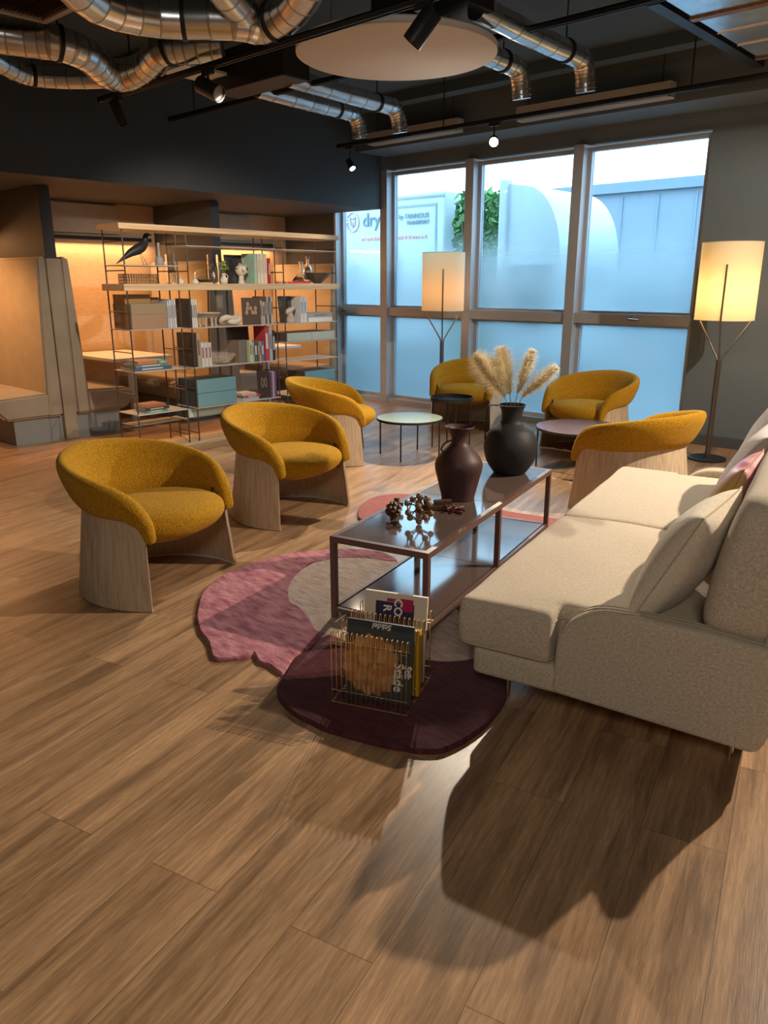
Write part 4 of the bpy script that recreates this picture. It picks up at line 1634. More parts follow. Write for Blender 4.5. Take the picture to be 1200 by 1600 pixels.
pb = thing('block_puzzle', 'dark wooden interlocking block puzzle behind the molecule sculpture', 'puzzle', on_table(0.20, 0.57), 0.9)
bm = bmesh.new()
for i, (x, y, z, sx, sy) in enumerate(((0, 0, 0, .045, .012), (0, .026, 0, .045, .012), (0.01, .013, .024, .012, .03), (-0.03, .013, .024, .012, .03), (0.07, 0.01, 0, .03, .022), (0.09, 0.01, 0.024, .045, .014), (-0.03, 0.0, 0.048, .01, .01), (0.01, 0.02, 0.048, .01, .01))):
    rbox(bm, x - sx, x + sx, y - sy, y + sy, z + 0.0005, z + 0.0235, 0.002, 1)
to_obj('stacked_blocks', bm, M_DARKWOOD, pb)

rp = thing('stick_puzzle', 'reddish low stick puzzle lying in front of the brown vase', 'puzzle', on_table(0.335, 0.62), 0.2)
bm = bmesh.new()
rr = random.Random(2)
for k in range(9):
    a = rr.uniform(0, pi)
    x, y = rr.uniform(-0.03, 0.03), rr.uniform(-0.02, 0.02)
    d = Vector((cos(a), sin(a), 0)) * 0.03
    z = 0.0055 + (k // 3) * 0.0095
    rod(bm, Vector((x, y, z)) - d, Vector((x, y, z)) + d, 0.005, 6)
to_obj('red_sticks', bm, flat('red_brown_stain', (0.16, 0.035, 0.03), 0.45), rp)
bm = bmesh.new(); rbox(bm, -0.05, -0.035, -0.02, 0.0, 0.0005, 0.030, 0.002, 1); rbox(bm, 0.035, 0.055, -0.03, -0.012, 0.0005, 0.014, 0.002, 1)
to_obj('dark_blocks', bm, M_DARKWOOD, rp)

# ------------------------------------------------------------------ magazine rack
RA = atan2(0.114, 0.27)
rk = thing('magazine_rack', 'brass wire magazine rack with four rows of looped wires on the rug', 'magazine rack', (-1.846, 1.715, 0.0195), RA)
RW, RD, RH = 0.293, 0.30, 0.285
NL = 16


def divider(y, gap=0.024, h=RH):
    bm = bmesh.new()
    for k in range(NL):
        x = 0.004 + (RW - 0.008) * k / (NL - 1)
        pts = [(x, y - gap / 2, 0.006), (x, y - gap / 2, h - gap / 2)]
        for q in range(1, 7):
            a = pi * q / 7
            pts.append((x, y - gap / 2 * cos(a), h - gap / 2 + gap / 2 * sin(a)))
        pts += [(x, y + gap / 2, h - gap / 2), (x, y + gap / 2, h - 0.048)]
        tube(bm, pts, 0.0019, 6)
    for yy in (y - gap / 2, y + gap / 2):
        rod(bm, (0, yy, h - 0.045), (RW, yy, h - 0.045), 0.0017, 6)
    rod(bm, (0, y - gap / 2, 0.006), (RW, y - gap / 2, 0.006), 0.0022, 6)
    rod(bm, (0, y - gap / 2 + 0.002, 0.055), (RW, y - gap / 2 + 0.002, 0.055), 0.0017, 6)
    to_obj('wire_divider', bm, M_BRASS, rk, smooth=True)


RY = [0.012, 0.112, 0.205, 0.30]
for y in RY:
    divider(y)
bm = bmesh.new()
for k in range(0, NL, 3):
    x = 0.004 + (RW - 0.008) * k / (NL - 1)
    rod(bm, (x, 0.0, 0.006), (x, 0.31, 0.006), 0.0018, 6)
to_obj('base_wires', bm, M_BRASS, rk, smooth=True)
Rr = Matrix.Rotation(RA, 4, 'Z')


def in_rack(x, y, z):
    v = Rr @ Vector((x, y, 0))
    return (-1.846 + v.x, 1.715 + v.y, 0.0195 + z)


def cover_bm(w_, h_, t_, r=0.001):
    bm = bmesh.new(); box(bm, 0, w_, 0, t_, 0, h_)
    return bm


# front magazine
mg = thing('magazine', 'art magazine with golden flower cover in the front slot of the rack', 'magazine', in_rack(0.035, 0.047, 0.012), RA, None, rot=(radians(-7), 0, RA))
bm = bmesh.new(); box(bm, 0, 0.255, 0, 0.009, 0, 0.30)
to_obj('pages', bm, flat('dark_teal_cover', (0.045, 0.06, 0.065), 0.4), mg)
bm = bmesh.new(); box(bm, 0, 0.255, -0.001, 0.0, 0.275, 0.30)
to_obj('title_band', bm, flat('blue_black_band', (0.02, 0.035, 0.05), 0.4), mg)
bm = bmesh.new()
rr = random.Random(9)
for ring, rad, cnt in ((0, 0.085, 15), (1, 0.062, 12), (2, 0.038, 9), (3, 0.016, 6)):
    for k in range(cnt):
        a = 2 * pi * k / cnt + ring * 0.3
        c = Vector((0.098 + rad * .55 * cos(a), 0, 0.135 + rad * .6 * sin(a)))
        d = Vector((cos(a), 0, sin(a))); e = Vector((-sin(a), 0, cos(a)))
        l = rad * .75 + .006; wv = rad * .32 + .005
        v = [bm.verts.new(c + d * l * cos(q) + e * wv * sin(q) + Vector((0, -0.0012 - ring * 0.0004 - 0.00015 * (k % 2), 0))) for q in [2 * pi * i / 10 for i in range(10)]]
        f = bm.faces.new(v); f.material_index = (ring + k) % 3
to_obj('printed_flower', bm, None, mg, mats=[flat('print_orange', (0.42, 0.17, 0.06), 0.5), flat('print_gold', (0.48, 0.24, 0.09), 0.5), flat('print_peach', (0.56, 0.31, 0.14), 0.5)])
M_WTXT = flat('white_print', (0.80, 0.78, 0.72), 0.5)
text_mesh('title_lettering', 'Städel', 0.030, M_WTXT, mg, (0.135, -0.0022, 0.2865), (radians(90), radians(180), 0), 0.0003, bold=0.0006, shear=0.2)
text_mesh('cover_lettering', 'Städe', 0.050, M_WTXT, mg, (0.205, -0.0034, 0.105), (radians(90), radians(90), 0), 0.0003, bold=0.0010)
text_mesh('cover_lettering', 'Stil:', 0.034, M_WTXT, mg, (0.240, -0.0034, 0.130), (radians(90), radians(90), 0), 0.0003, bold=0.0014)
# thick yellow-spined volume and companion in the middle slot
mg = thing('book', 'thick book with bright yellow spine in the middle slot of the rack', 'book', in_rack(0.03, 0.128, 0.012), RA, None, rot=(0, 0, RA))
bm = bmesh.new(); box(bm, 0, 0.262, 0.0015, 0.0225, 0.002, 0.262)
to_obj('pages', bm, flat('cream_pages', (0.62, 0.55, 0.42), 0.8), mg)
bm = bmesh.new(); box(bm, 0.0, 0.266, 0.0, 0.0015, 0, 0.265); box(bm, 0.0, 0.266, 0.0225, 0.024, 0, 0.265); box(bm, 0.264, 0.2665, 0.0, 0.024, 0, 0.265)
to_obj('cover', bm, flat('yellow_cover', (0.62, 0.36, 0.015), 0.5), mg)
mg = thing('magazine', 'thin red and black magazine behind the yellow-spined book', 'magazine', in_rack(0.02, 0.158, 0.012), RA, None, rot=(radians(-3), 0, RA))
bm = bmesh.new(); box(bm, 0, 0.25, 0, 0.006, 0, 0.245)
to_obj('pages', bm, flat('red_black_cover', (0.22, 0.03, 0.02), 0.45, var=0.9, vscale=18), mg)
# rear white magazine
mg = thing('magazine', 'white magazine with navy and magenta blocks standing tall at the back of the rack', 'magazine', in_rack(0.03, 0.232, 0.012), RA, None, rot=(radians(-8), 0, RA))
bm = bmesh.new(); box(bm, 0, 0.25, 0, 0.016, 0, 0.335)
pg = to_obj('pages', bm, flat('off_white_cover', (0.68, 0.62, 0.53), 0.5), mg)
for nm, (x0, x1, zz0, zz1), c in (('navy_block', (0.045, 0.20, 0.20, 0.30), (0.02, 0.025, 0.09)), ('magenta_block', (0.145, 0.195, 0.27, 0.318), (0.45, 0.01, 0.10)), ('magenta_block', (0.09, 0.145, 0.302, 0.314), (0.45, 0.01, 0.10))):
    bm = bmesh.new(); box(bm, x0, x1, -0.0012 - (0.0004 if 'magenta' in nm else 0), 0, zz0, zz1)
    to_obj(nm, bm, flat(nm, c, 0.5), mg)
text_mesh('cover_lettering', 'CO', 0.045, M_WTXT, mg, (0.135, -0.0022, 0.282), (radians(90), radians(90), 0), 0.0003, bold=0.0014)
text_mesh('cover_lettering', 'R', 0.045, M_WTXT, mg, (0.092, -0.0022, 0.275), (radians(90), radians(90), 0), 0.0003, bold=0.0014)
bm = bmesh.new(); box(bm, 0.13, 0.19, 0.003, 0.014, 0.335, 0.3365)
to_obj('barcode_label', bm, M_BLACK, mg)

# ------------------------------------------------------------------ sofa
SA = radians(12.7)
sofa = thing('sofa', 'two-seat oatmeal linen sofa with low rounded arm at the right edge', 'sofa', (-1.467, 2.051, 0), SA)
SL = 2.36
M_PIPE = flat('linen_piping', (0.50, 0.41, 0.29), 0.9)
# local x = front to back, y = along
poly = [(0.0, 0.15), (0.98, 0.12), (0.98, 0.25), (0.0, 0.245)]
bm = bmesh.new()
cushion(bm, resample(round_poly([(0.0, 0.005), (0.93, 0.005), (0.93, SL - 0.005), (0.0, SL - 0.005)], 0.03), 0.2), 0.145, 0.248, 0.02, 0.0)
to_obj('seat_base', bm, M_LINEN, sofa, smooth=True, angle=60)


def arm(y0, y1):
    pr = [(0.295, 0.15), (0.945, 0.118), (0.975, 0.20), (0.995, 0.45), (0.93, 0.468), (0.75, 0.484), (0.56, 0.488), (0.45, 0.483), (0.39, 0.462), (0.335, 0.418), (0.305, 0.36), (0.300, 0.26)]
    pr = round_poly(pr, 0.03, 4)
    bm = bmesh.new()
    # rounded slab: use the cushion helper in the xz plane
    cushion(bm, pr, y0, y1, 0.018, 0.0, tf=lambda a, b_, h: (a, h, b_), seg=5)
    return to_obj('armrest', bm, M_LINEN, sofa, smooth=True, angle=60)


a1 = arm(0.0, 0.085)
a2 = arm(SL - 0.085, SL)
for o, yy in ((a1, 0.030), (a1, 0.055), (a2, SL - 0.03)):
    pr = [(0.302, 0.30), (0.308, 0.37), (0.338, 0.425), (0.392, 0.467), (0.45, 0.4865), (0.56, 0.491), (0.75, 0.487), (0.93, 0.471)]
    bm = bmesh.new(); tube(bm, [(p[0], yy, p[1]) for p in smooth_prof([(a, b_, 0) for a, b_ in pr], 4)], 0.0022, 6)
    to_obj('arm_piping', bm, M_PIPE, o)
# back frame
pr = [(0.86, 0.25), (0.96, 0.12), (1.0, 0.45), (1.06, 0.64), (1.03, 0.66), (0.95, 0.60)]
bm = bmesh.new()
cushion(bm, round_poly(pr, 0.03, 4), 0.03, SL - 0.03, 0.018, 0.0, tf=lambda a, b_, h: (a, h, b_), seg=5)
to_obj('back_frame', bm, M_LINEN, sofa, smooth=True, angle=60)


def seat_cushion(y0, y1, front0, front1):
    # y0..y1 between the arms; front0 / front1 = y extents of the front part
    xf = -0.048
    if front0 < y0:
        pl = [(xf, front0), (0.285, front0), (0.285, y0), (0.80, y0), (0.80, y1), (xf, y1)]
    elif front1 > y1:
        pl = [(xf, y0), (0.80, y0), (0.80, y1), (0.285, y1), (0.285, front1), (xf, front1)]
    else:
        pl = [(xf, y0), (0.80, y0), (0.80, y1), (xf, y1)]
    ya, yb = min(y0, front0), max(y1, front1)
    xs = [xf, xf + 0.035, 0.06, 0.16, 0.25, 0.285, 0.32] + [0.40, 0.50, 0.60, 0.70, 0.77, 0.80]
    if front0 < y0:
        ys = [ya, ya + 0.035, y0, y0 + 0.035] + spread(y0 + 0.035, yb, 0.035)[1:]
        skip = lambda x, y: x > 0.285 and y < y0
    elif front1 > y1:
        ys = spread(ya, y1 - 0.035, 0.035)[:-1] + [y1 - 0.035, y1, yb - 0.035, yb]
        skip = lambda x, y: x > 0.285 and y > y1
    else:
        ys = spread(ya, yb, 0.035); skip = None
    o = soft_block('seat_cushion', M_LINEN, sofa, xs, ys, [0.250, 0.285, 0.340, 0.400, 0.436], skip, 0.022, 0.004, seed=y0 * 3)
    pl = resample(round_poly(pl, 0.045, 5), 0.06)
    for zz, off in ((0.398, -0.001), (0.262, -0.001)):
        bm = bmesh.new()
        pp = offset_poly(pl, off)
        tube(bm, [(x, y, zz) for x, y in pp], 0.0035, 6, closed=True)
        to_obj('cushion_piping', bm, M_PIPE, o, smooth=True)
    return o


seat_cushion(0.092, 1.176, 0.002, 1.176)
seat_cushion(1.182, SL - 0.092, 1.182, SL - 0.002)


def back_cushion(y0, y1, lean=11, x=0.828, z=0.448, h=0.455, t=0.21, seed=0):
    hw = (y1 - y0) / 2
    o = soft_block('back_cushion', M_LINEN, sofa, [-t / 2, -t / 2 + 0.09, t / 2 - 0.09, t / 2], spread(-hw, hw, 0.13, 0.18), [0, 0.12, 0.22, h - 0.13, h], None, 0.015, 0.010, seed=seed)
    o.location = (x, (y0 + y1) / 2, z)
    o.rotation_euler = (0, radians(lean), 0)
    bm = bmesh.new()
    pts = [(-t / 2 + 0.030, y, zz) for y, zz in round_poly([(-hw + 0.026, 0.03), (hw - 0.026, 0.03), (hw - 0.026, h - 0.026), (-hw + 0.026, h - 0.026)], 0.07, 5)]
    tube(bm, pts, 0.0035, 6, closed=True)
    to_obj('cushion_piping', bm, M_PIPE, o, smooth=True)
    return o


back_cushion(0.035, 1.17, seed=1.0)
back_cushion(1.18, SL - 0.06, lean=15, seed=5.0)
for fx, fy in ((0.085, 0.16), (0.865, 0.165), (0.085, SL - 0.16), (0.865, SL - 0.165)):
    bm = bmesh.new(); lathe(bm, [(0, 0), (0.011, 0), (0.013, 0.145), (0, 0.145)], 14, fx, fy, 0)
    to_obj('leg', bm, M_STEEL, sofa, smooth=True)
# the rug runs under the near front corner, legs stand on the floor beside it
Rs = Matrix.Rotation(SA, 4, 'Z')


def on_sofa(x, y, z):
    v = Rs @ Vector((x, y, 0))
    return (-1.467 + v.x, 2.051 + v.y, z)


def pillow(name, label, w_, h_, t_, loc, lean, yaw, m, cat='cushion', seed=0, roll=0.0, piping=None):
    root = thing(name, label, cat, on_sofa(*loc), 0, 'loose cushions on the sofa')
    # pillow plane: x across (along the sofa), y up, z thickness toward the front
    Mx = Matrix.Rotation(SA + yaw, 4, 'Z') @ Matrix.Rotation(-lean, 4, 'Y')
    # map local (x: along sofa -> Y), (y: up -> Z), (z: thickness -> -X)
    B = Matrix(((0, 0, -1, 0), (1, 0, 0, 0), (0, 1, 0, 0), (0, 0, 0, 1)))
    R2 = Matrix.Rotation(roll, 4, 'Z')
    root.rotation_euler = (Mx @ B @ R2).to_euler()
    o = to_obj('pillow_cover', pillow_mesh(w_, h_, t_, seed=seed), m, root, smooth=True, angle=170)
    pts = []
    n = 40
    for k in range(4):
        for i in range(10):
            s = -1 + 2 * i / 10
            u, v = ((s, -1), (1, s), (-s, 1), (-1, -s))[k]
            pts.append((w_ / 2 * u * (1 - .07 * (1 - v * v)), h_ / 2 * v * (1 - .07 * (1 - u * u)), 0))
    bm = bmesh.new(); tube(bm, pts, 0.003, 6, closed=True)
    to_obj('pillow_piping', bm, piping or M_PIPE, root)
    return root


pillow('cushion', 'large cream cushion leaning on the near end of the sofa', 0.47, 0.45, 0.19, (0.640, 0.29, 0.625), radians(26), radians(-7), M_LINENP, seed=1)
def blend_fabric():
    m = bpy.data.materials.new('pink_gold_brocade')
    t, b = nodes_of(m)
    N = t.nodes.new; L = t.links.new
    tc = N('ShaderNodeTexCoord'); n = N('ShaderNodeTexNoise'); n.inputs['Scale'].default_value = 3.5; n.inputs['Detail'].default_value = 1
    L(tc.outputs['Object'], n.inputs['Vector'])
    cr = N('ShaderNodeValToRGB'); cr.color_ramp.interpolation = 'EASE'
    cr.color_ramp.elements[0].position = 0.38; cr.color_ramp.elements[0].color = (0.28, 0.045, 0.11, 1)
    cr.color_ramp.elements[1].position = 0.66; cr.color_ramp.elements[1].color = (0.45, 0.30, 0.06, 1)
    e = cr.color_ramp.elements.new(0.52); e.color = (0.58, 0.30, 0.33, 1)
    L(n.outputs[0], cr.inputs[0]); L(cr.outputs[0], b.inputs['Base Color'])
    b.inputs['Roughness'].default_value = 0.5
    return m


pillow('cushion', 'small pink and gold patterned cushion behind the cream cushion', 0.42, 0.42, 0.15, (0.70, 0.84, 0.665), radians(20), radians(-4), blend_fabric(), seed=3, piping=flat('gold_piping', (0.35, 0.22, 0.05), 0.5))
pillow('cushion', 'lilac grey cushion on the far half of the sofa behind the pink one', 0.50, 0.50, 0.16, (0.70, 1.36, 0.675), radians(24), radians(0), M_LILAC, seed=5)
pillow('cushion', 'pale grey cushion at the far end of the sofa', 0.55, 0.55, 0.17, (0.72, 1.86, 0.70), radians(20), radians(4), M_LILAC, seed=8)

# ------------------------------------------------------------------ side tables
def side_table(label, x, y, r, h, top_m, rim_m, tray=False, rz=0, nleg=3):
    t = thing('side_table', label, 'table', (x, y, 0), rz, 'round side tables with thin black legs')
    bm = bmesh.new()
    if tray:
        lathe(bm, [(0, h - 0.008), (r, h - 0.008), (r, h + 0.028), (r - 0.006, h + 0.028), (r - 0.006, h - 0.001), (0, h - 0.001)], 64)
    else:
        lathe(bm, [(0, h - 0.022), (r - 0.004, h - 0.022), (r, h - 0.016), (r, h - 0.002), (r - 0.003, h), (0, h)], 64)
    o = to_obj('table_top', bm, rim_m, t, smooth=True, angle=35)
    bm = bmesh.new(); lathe(bm, [(0, h - 0.0005 if not tray else h - 0.0008), (r - (0.004 if not tray else 0.007), h + (0.0005 if not tray else 0.0002)), (0, h + 0.0006)], 64)
    to_obj('top_surface', bm, top_m, t, smooth=True, angle=35)
    for k in range(nleg):
        a = 2 * pi * k / nleg
        bm = bmesh.new(); rod(bm, ((r - 0.02) * cos(a), (r - 0.02) * sin(a), 0), ((r - 0.02) * cos(a), (r - 0.02) * sin(a), h - 0.008), 0.007, 10)
        to_obj('leg', bm, M_BLACK, t, smooth=True)
    return t


side_table('round pale green-topped side table left of the brown vase', -4.45, 5.16, 0.295, 0.35, flat('sage_laminate', (0.32, 0.38, 0.30), 0.25), M_BLACK, rz=radians(205), nleg=4)
side_table('small dark round tray table in front of the window chair', -4.43, 5.74, 0.20, 0.45, flat('dark_tray_gloss', (0.03, 0.05, 0.06), 0.12), M_BLACK, tray=True, rz=radians(-40), nleg=4)
side_table('round mauve-topped side table behind the black vase', -3.10, 5.78, 0.37, 0.35, flat('mauve_laminate', (0.13, 0.09, 0.105), 0.25), M_BLACK, rz=radians(215), nleg=4)
bk = thing('book', 'black book lying inside the chair that turns its back to the camera', 'book', (-2.52, 5.22, 0.452), radians(25), rot=(0, 0, radians(30)))
bm = bmesh.new(); rbox(bm, -0.10, 0.10, -0.07, 0.07, 0.0, 0.012, 0.002, 1)
to_obj('cover', bm, M_BLACK, bk)


# ------------------------------------------------------------------ floor lamps
def floor_lamp(label, x, y, rz, e, col):
    t = thing('floor_lamp', label, 'lamp', (x, y, 0), rz, 'floor lamps with drum shades on three bent rods')
    bm = bmesh.new(); lathe(bm, [(0, 0), (0.155, 0), (0.16, 0.004), (0.16, 0.016), (0.152, 0.02), (0, 0.02)], 48)
    to_obj('base', bm, M_BLACK, t, smooth=True, angle=35)
    R = 0.235
    for k in range(3):
        a = 2 * pi * k / 3
        d = Vector((cos(a), sin(a), 0))
        top = 1.64
        pts = [d * 0.018 + Vector((0, 0, 0.02)), d * 0.018 + Vector((0, 0, 0.86)), d * 0.026 + Vector((0, 0, 0.89)), d * (R + 0.0) + Vector((0, 0, 1.185)), d * (R + 0.012) + Vector((0, 0, 1.215)), d * (R + 0.012) + Vector((0, 0, top))]
        bm = bmesh.new(); tube(bm, pts, 0.0075, 10)
        to_obj('rod', bm, M_LAMPROD, t, smooth=True)
    bm = bmesh.new()
    n = 72
    lo = [bm.verts.new((R * cos(2 * pi * k / n), R * sin(2 * pi * k / n), 1.20)) for k in range(n)]
    hi = [bm.verts.new((R * cos(2 * pi * k / n), R * sin(2 * pi * k / n), 1.815)) for k in range(n)]
    for k in range(n):
        bm.faces.new((lo[k], lo[(k + 1) % n], hi[(k + 1) % n], hi[k]))
    sh = to_obj('lamp_shade', bm, M_SHADE, t, smooth=True)
    bm = bmesh.new()
    for z in (1.20, 1.815):
        tube(bm, [(R * cos(2 * pi * k / n), R * sin(2 * pi * k / n), z) for k in range(n)], 0.003, 6, closed=True)
    for k in range(3):
        a = 2 * pi * k / 3
        rod(bm, (0, 0, 1.24), (R * cos(a), R * sin(a), 1.24), 0.0025, 6)
    to_obj('shade_ring', bm, flat('pale_shade_trim', (0.7, 0.62, 0.48), 0.6), sh)
    bm = bmesh.new(); lathe(bm, [(0, 1.235), (0.018, 1.235), (0.018, 1.26), (0.03, 1.28), (0.033, 1.31), (0.02, 1.335), (0, 1.34)], 20)
    to_obj('bulb', bm, mat('lit_bulb', (1, .9, .7), 0.4, emit=(1.0, 0.72, 0.38), estr=6), t, smooth=True)
    l = lamp('floor_lamp_glow', 'POINT', (x, y, 1.42), e, col, size=0.05)
    return t


floor_lamp('tall floor lamp with glowing cream drum shade by the grey wall at right', -2.42, 6.84, radians(-76), 7, (1.0, 0.70, 0.36))
floor_lamp('floor lamp with orange-lit drum shade in front of the left window', -5.58, 7.02, radians(-52), 2.6, (1.0, 0.45, 0.18))

# ------------------------------------------------------------------ bookcase
bc = thing('bookcase', 'long open bookcase of oak planks and slim dark steel ladders before the booths', 'bookcase', (-6.66, 3.58, 0))
Y0, Y1 = -0.04, 2.53      # local extents
D = 0.33


def bx_(name, x0, x1, y0, y1, z0, z1, m, r=0.003):
    bm = bmesh.new(); rbox(bm, x0, x1, y0, y1, z0, z1, r, 2)
    return to_obj(name, bm, m, bc)


bx_('base_plank', -0.03, D + 0.045, Y0, Y1, 0.0, 0.022, M_SHELFOAK)
o = bx_('oak_plank', -0.025, D + 0.03, Y0, Y1, 1.432, 1.490, M_SHELFOAK)
o = bx_('oak_plank', -0.025, D + 0.03, Y0, Y1, 1.938, 1.985, M_SHELFOAK)
LY = [0.0, 0.52, 0.63, 1.655, 1.765, 2.505]
for i, ly in enumerate(LY):
    for (z0, z1) in ((0.022, 1.432), (1.490, 1.938)):
        bm = bmesh.new()
        for x in (0.0, D):
            rod(bm, (x, ly, z0), (x, ly, z1), 0.0065, 10)
        for rz_ in (0.10, 0.235, 0.53, 0.90, 1.25, 1.60, 1.84):
            if z0 < rz_ < z1:
                rod(bm, (0, ly, rz_), (D, ly, rz_), 0.005, 8)
        to_obj('ladder_frame', bm, M_BRONZE, bc, smooth=True)
SH = {  # local shelf plates: (y0, y1, ztop)
    'A': (-0.01, 0.525, 1.648), 'B': (-0.01, 0.525, 1.103), 'C': (-0.01, 0.525, 0.735), 'D': (-0.01, 0.525, 0.350),
    'E': (0.62, 1.665, 1.825), 'F': (0.62, 1.665, 1.095), 'G': (0.62, 1.665, 0.727), 'H': (0.62, 1.665, 0.345),
    'I': (1.755, 2.51, 1.825), 'J': (1.755, 2.51, 1.095), 'K': (1.755, 2.51, 0.905), 'L': (1.755, 2.51, 0.707), 'M_': (1.755, 2.51, 0.350)}
for k_, (a, b_, z) in SH.items():
    bx_('shelf', -0.008, D + 0.012, a, b_, z - 0.009, z, M_SHELFMET, 0.002)
bx_('low_shelf', -0.008, 0.20, 0.02, 1.2, 0.226, 0.235, M_SHELFMET, 0.002)

FX = -6.33      # front plane of the shelves, world x


def wy(y):
    return y


def book(name, label, y0, y1, z, h, cover, depth=0.20, front=-6.35, pages=(0.66, 0.60, 0.50), lean=0.0, cat='book', group=None, spine_mark=None, cov_name=None, slot_mark=False):
    """Upright book, spine facing the room (+X)."""
    w_ = y1 - y0
    root = thing(name, label, cat, (front, y0 if lean >= 0 else y1, z), 0, group)
    root.rotation_euler = (lean, 0, 0)
    s = 0 if lean >= 0 else -w_
    cn = cov_name or ('cover_%02d%02d%02d' % tuple(int(c * 99) for c in cover))
    bm = bmesh.new()
    t_ = min(0.002, w_ * 0.15)
    box(bm, -depth, 0, s, s + t_, 0, h); box(bm, -depth, 0, s + w_ - t_, s + w_, 0, h); box(bm, -0.002, 0.001, s, s + w_, 0, h)
    cv = to_obj('cover', bm, flat(cn, cover, 0.5), root)
    bm = bmesh.new(); box(bm, -depth + 0.004, -0.002, s + t_, s + w_ - t_, 0.003, h - 0.004)
    to_obj('pages', bm, flat('book_pages', pages, 0.8), root)
    if spine_mark:
        bm = bmesh.new()
        box(bm, 0.001, 0.0016, s + w_ * 0.25, s + w_ * 0.75, h * 0.35, h * 0.8)
        to_obj('spine_print', bm, flat('print_%02d%02d%02d' % tuple(int(c * 99) for c in spine_mark), spine_mark, 0.5), root)
    return root


def lying(name, label, y0, y1, z, h, cover, depth=0.22, front=-6.36, cat='book', yaw=0.0, group=None, spine_mark=None):
    w_ = y1 - y0
    root = thing(name, label, cat, (front - depth / 2, (y0 + y1) / 2, z), yaw, group)
    cn = 'cover_%02d%02d%02d' % tuple(int(c * 99) for c in cover)
    t_ = min(0.002, h * 0.15)
    bm = bmesh.new()
    box(bm, -depth / 2, depth / 2, -w_ / 2, w_ / 2, 0, t_); box(bm, -depth / 2, depth / 2, -w_ / 2, w_ / 2, h - t_, h); box(bm, depth / 2 - 0.002, depth / 2 + 0.001, -w_ / 2, w_ / 2, 0, h)
    to_obj('cover', bm, flat(cn, cover, 0.5), root)
    bm = bmesh.new(); box(bm, -depth / 2 + 0.003, depth / 2 - 0.002, -w_ / 2 + 0.003, w_ / 2 - 0.003, t_, h - t_)
    to_obj('pages', bm, flat('book_pages', (0.66, 0.60, 0.50), 0.8), root)
    if spine_mark:
        bm = bmesh.new(); box(bm, depth / 2 + 0.001, depth / 2 + 0.0016, -w_ * 0.3, w_ * 0.25, h * 0.3, h * 0.7)
        to_obj('spine_print', bm, flat('print_%02d%02d%02d' % tuple(int(c * 99) for c in spine_mark), spine_mark, 0.5), root)
    return root


def storage(name, label, y0, y1, z, h, col, depth=0.31, front=-6.335, drawers=0, cat='box', side=None, horiz=True, lid=False):
    root = thing(name, label, cat, (front, y0, z), 0)
    w_ = y1 - y0
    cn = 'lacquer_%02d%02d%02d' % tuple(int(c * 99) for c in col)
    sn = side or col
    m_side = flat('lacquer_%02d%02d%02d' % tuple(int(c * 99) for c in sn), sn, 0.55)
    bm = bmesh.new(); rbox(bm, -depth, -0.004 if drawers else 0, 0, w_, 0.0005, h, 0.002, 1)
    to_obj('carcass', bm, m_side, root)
    if drawers:
        for k in range(drawers):
            bm = bmesh.new()
            if horiz:
                hh = h / drawers
                rbox(bm, -0.004, 0.008, 0.002, w_ - 0.002, k * hh + 0.002, (k + 1) * hh - 0.002, 0.0015, 1)
            else:
                ww = w_ / drawers
                rbox(bm, -0.004, 0.008, k * ww + 0.002, (k + 1) * ww - 0.003, 0.002, h - 0.002, 0.0015, 1)
            to_obj('drawer', bm, flat(cn, col, 0.5), root)
    else:
        bm = bmesh.new(); rbox(bm, -depth - 0.002, 0.002, -0.002, w_ + 0.002, h * (0.8 if lid else 0.99), h + 0.002, 0.001, 1)
        to_obj('lid', bm, flat(cn, col, 0.5), root)
    return root


# --- left bay
storage('storage_box', 'wide dusty pink storage box on the left bay of the bookcase', 3.604, 3.960, 1.1035, 0.122, (0.55, 0.36, 0.30), side=(0.34, 0.21, 0.13))
storage('storage_box', 'pale grey-green storage box stacked on the dusty pink box', 3.606, 3.958, 1.2285, 0.088, (0.44, 0.43, 0.34), side=(0.30, 0.22, 0.12))
storage('storage_box', 'ochre storage box on top of the grey-green box', 3.600, 3.855, 1.3195, 0.078, (0.48, 0.25, 0.06), depth=0.2, front=-6.42, side=(0.30, 0.17, 0.06))
storage('storage_box', 'small brown box tucked behind the ochre box under the middle plank', 3.870, 3.955, 1.3195, 0.05, (0.22, 0.13, 0.08), depth=0.15, front=-6.44)
# bird
bd = thing('bird_figure', 'black wooden bird figure on wire legs on the top left shelf', 'figurine', (-6.50, 3.80, 1.6485))
bm = bmesh.new()
bp_ = smooth_prof([(0, -0.20, 0.010, 0.003), (0, -0.12, 0.060, 0.015), (0, -0.03, 0.115, 0.036), (0, 0.045, 0.155, 0.046), (0, 0.085, 0.195, 0.036), (0, 0.105, 0.235, 0.026), (0, 0.118, 0.262, 0.022), (0, 0.145, 0.268, 0.010), (0, 0.175, 0.262, 0.002)], 6) if False else None
pth = [(-0.20, 0.010, .003), (-0.13, 0.055, .015), (-0.05, 0.105, .034), (0.02, 0.135, .044), (0.07, 0.165, .040), (0.095, 0.205, .028), (0.105, 0.24, .023), (0.118, 0.258, .020), (0.145, 0.262, .009), (0.175, 0.256, .0015)]
cx = smooth_prof([(0, a, b_) for a, b_, _ in pth], 5)
rx = smooth_prof([(c, 0, 0) for _, _, c in pth], 5)
tube(bm, cx, 0.03, 18, rfun=lambda q: max(0.001, rx[int(round(q * (len(rx) - 1)))][0]))
to_obj('body', bm, M_BLACK, bd, smooth=True, angle=80)
for s in (-1, 1):
    bm = bmesh.new(); rod(bm, (s * 0.012, 0.035, 0.11), (s * 0.03, 0.085, 0.003), 0.0025, 6); rod(bm, (s * 0.03, 0.085, 0.003), (s * 0.03, 0.04, 0.003), 0.0025, 6)
    to_obj('leg', bm, M_BLACK, bd)
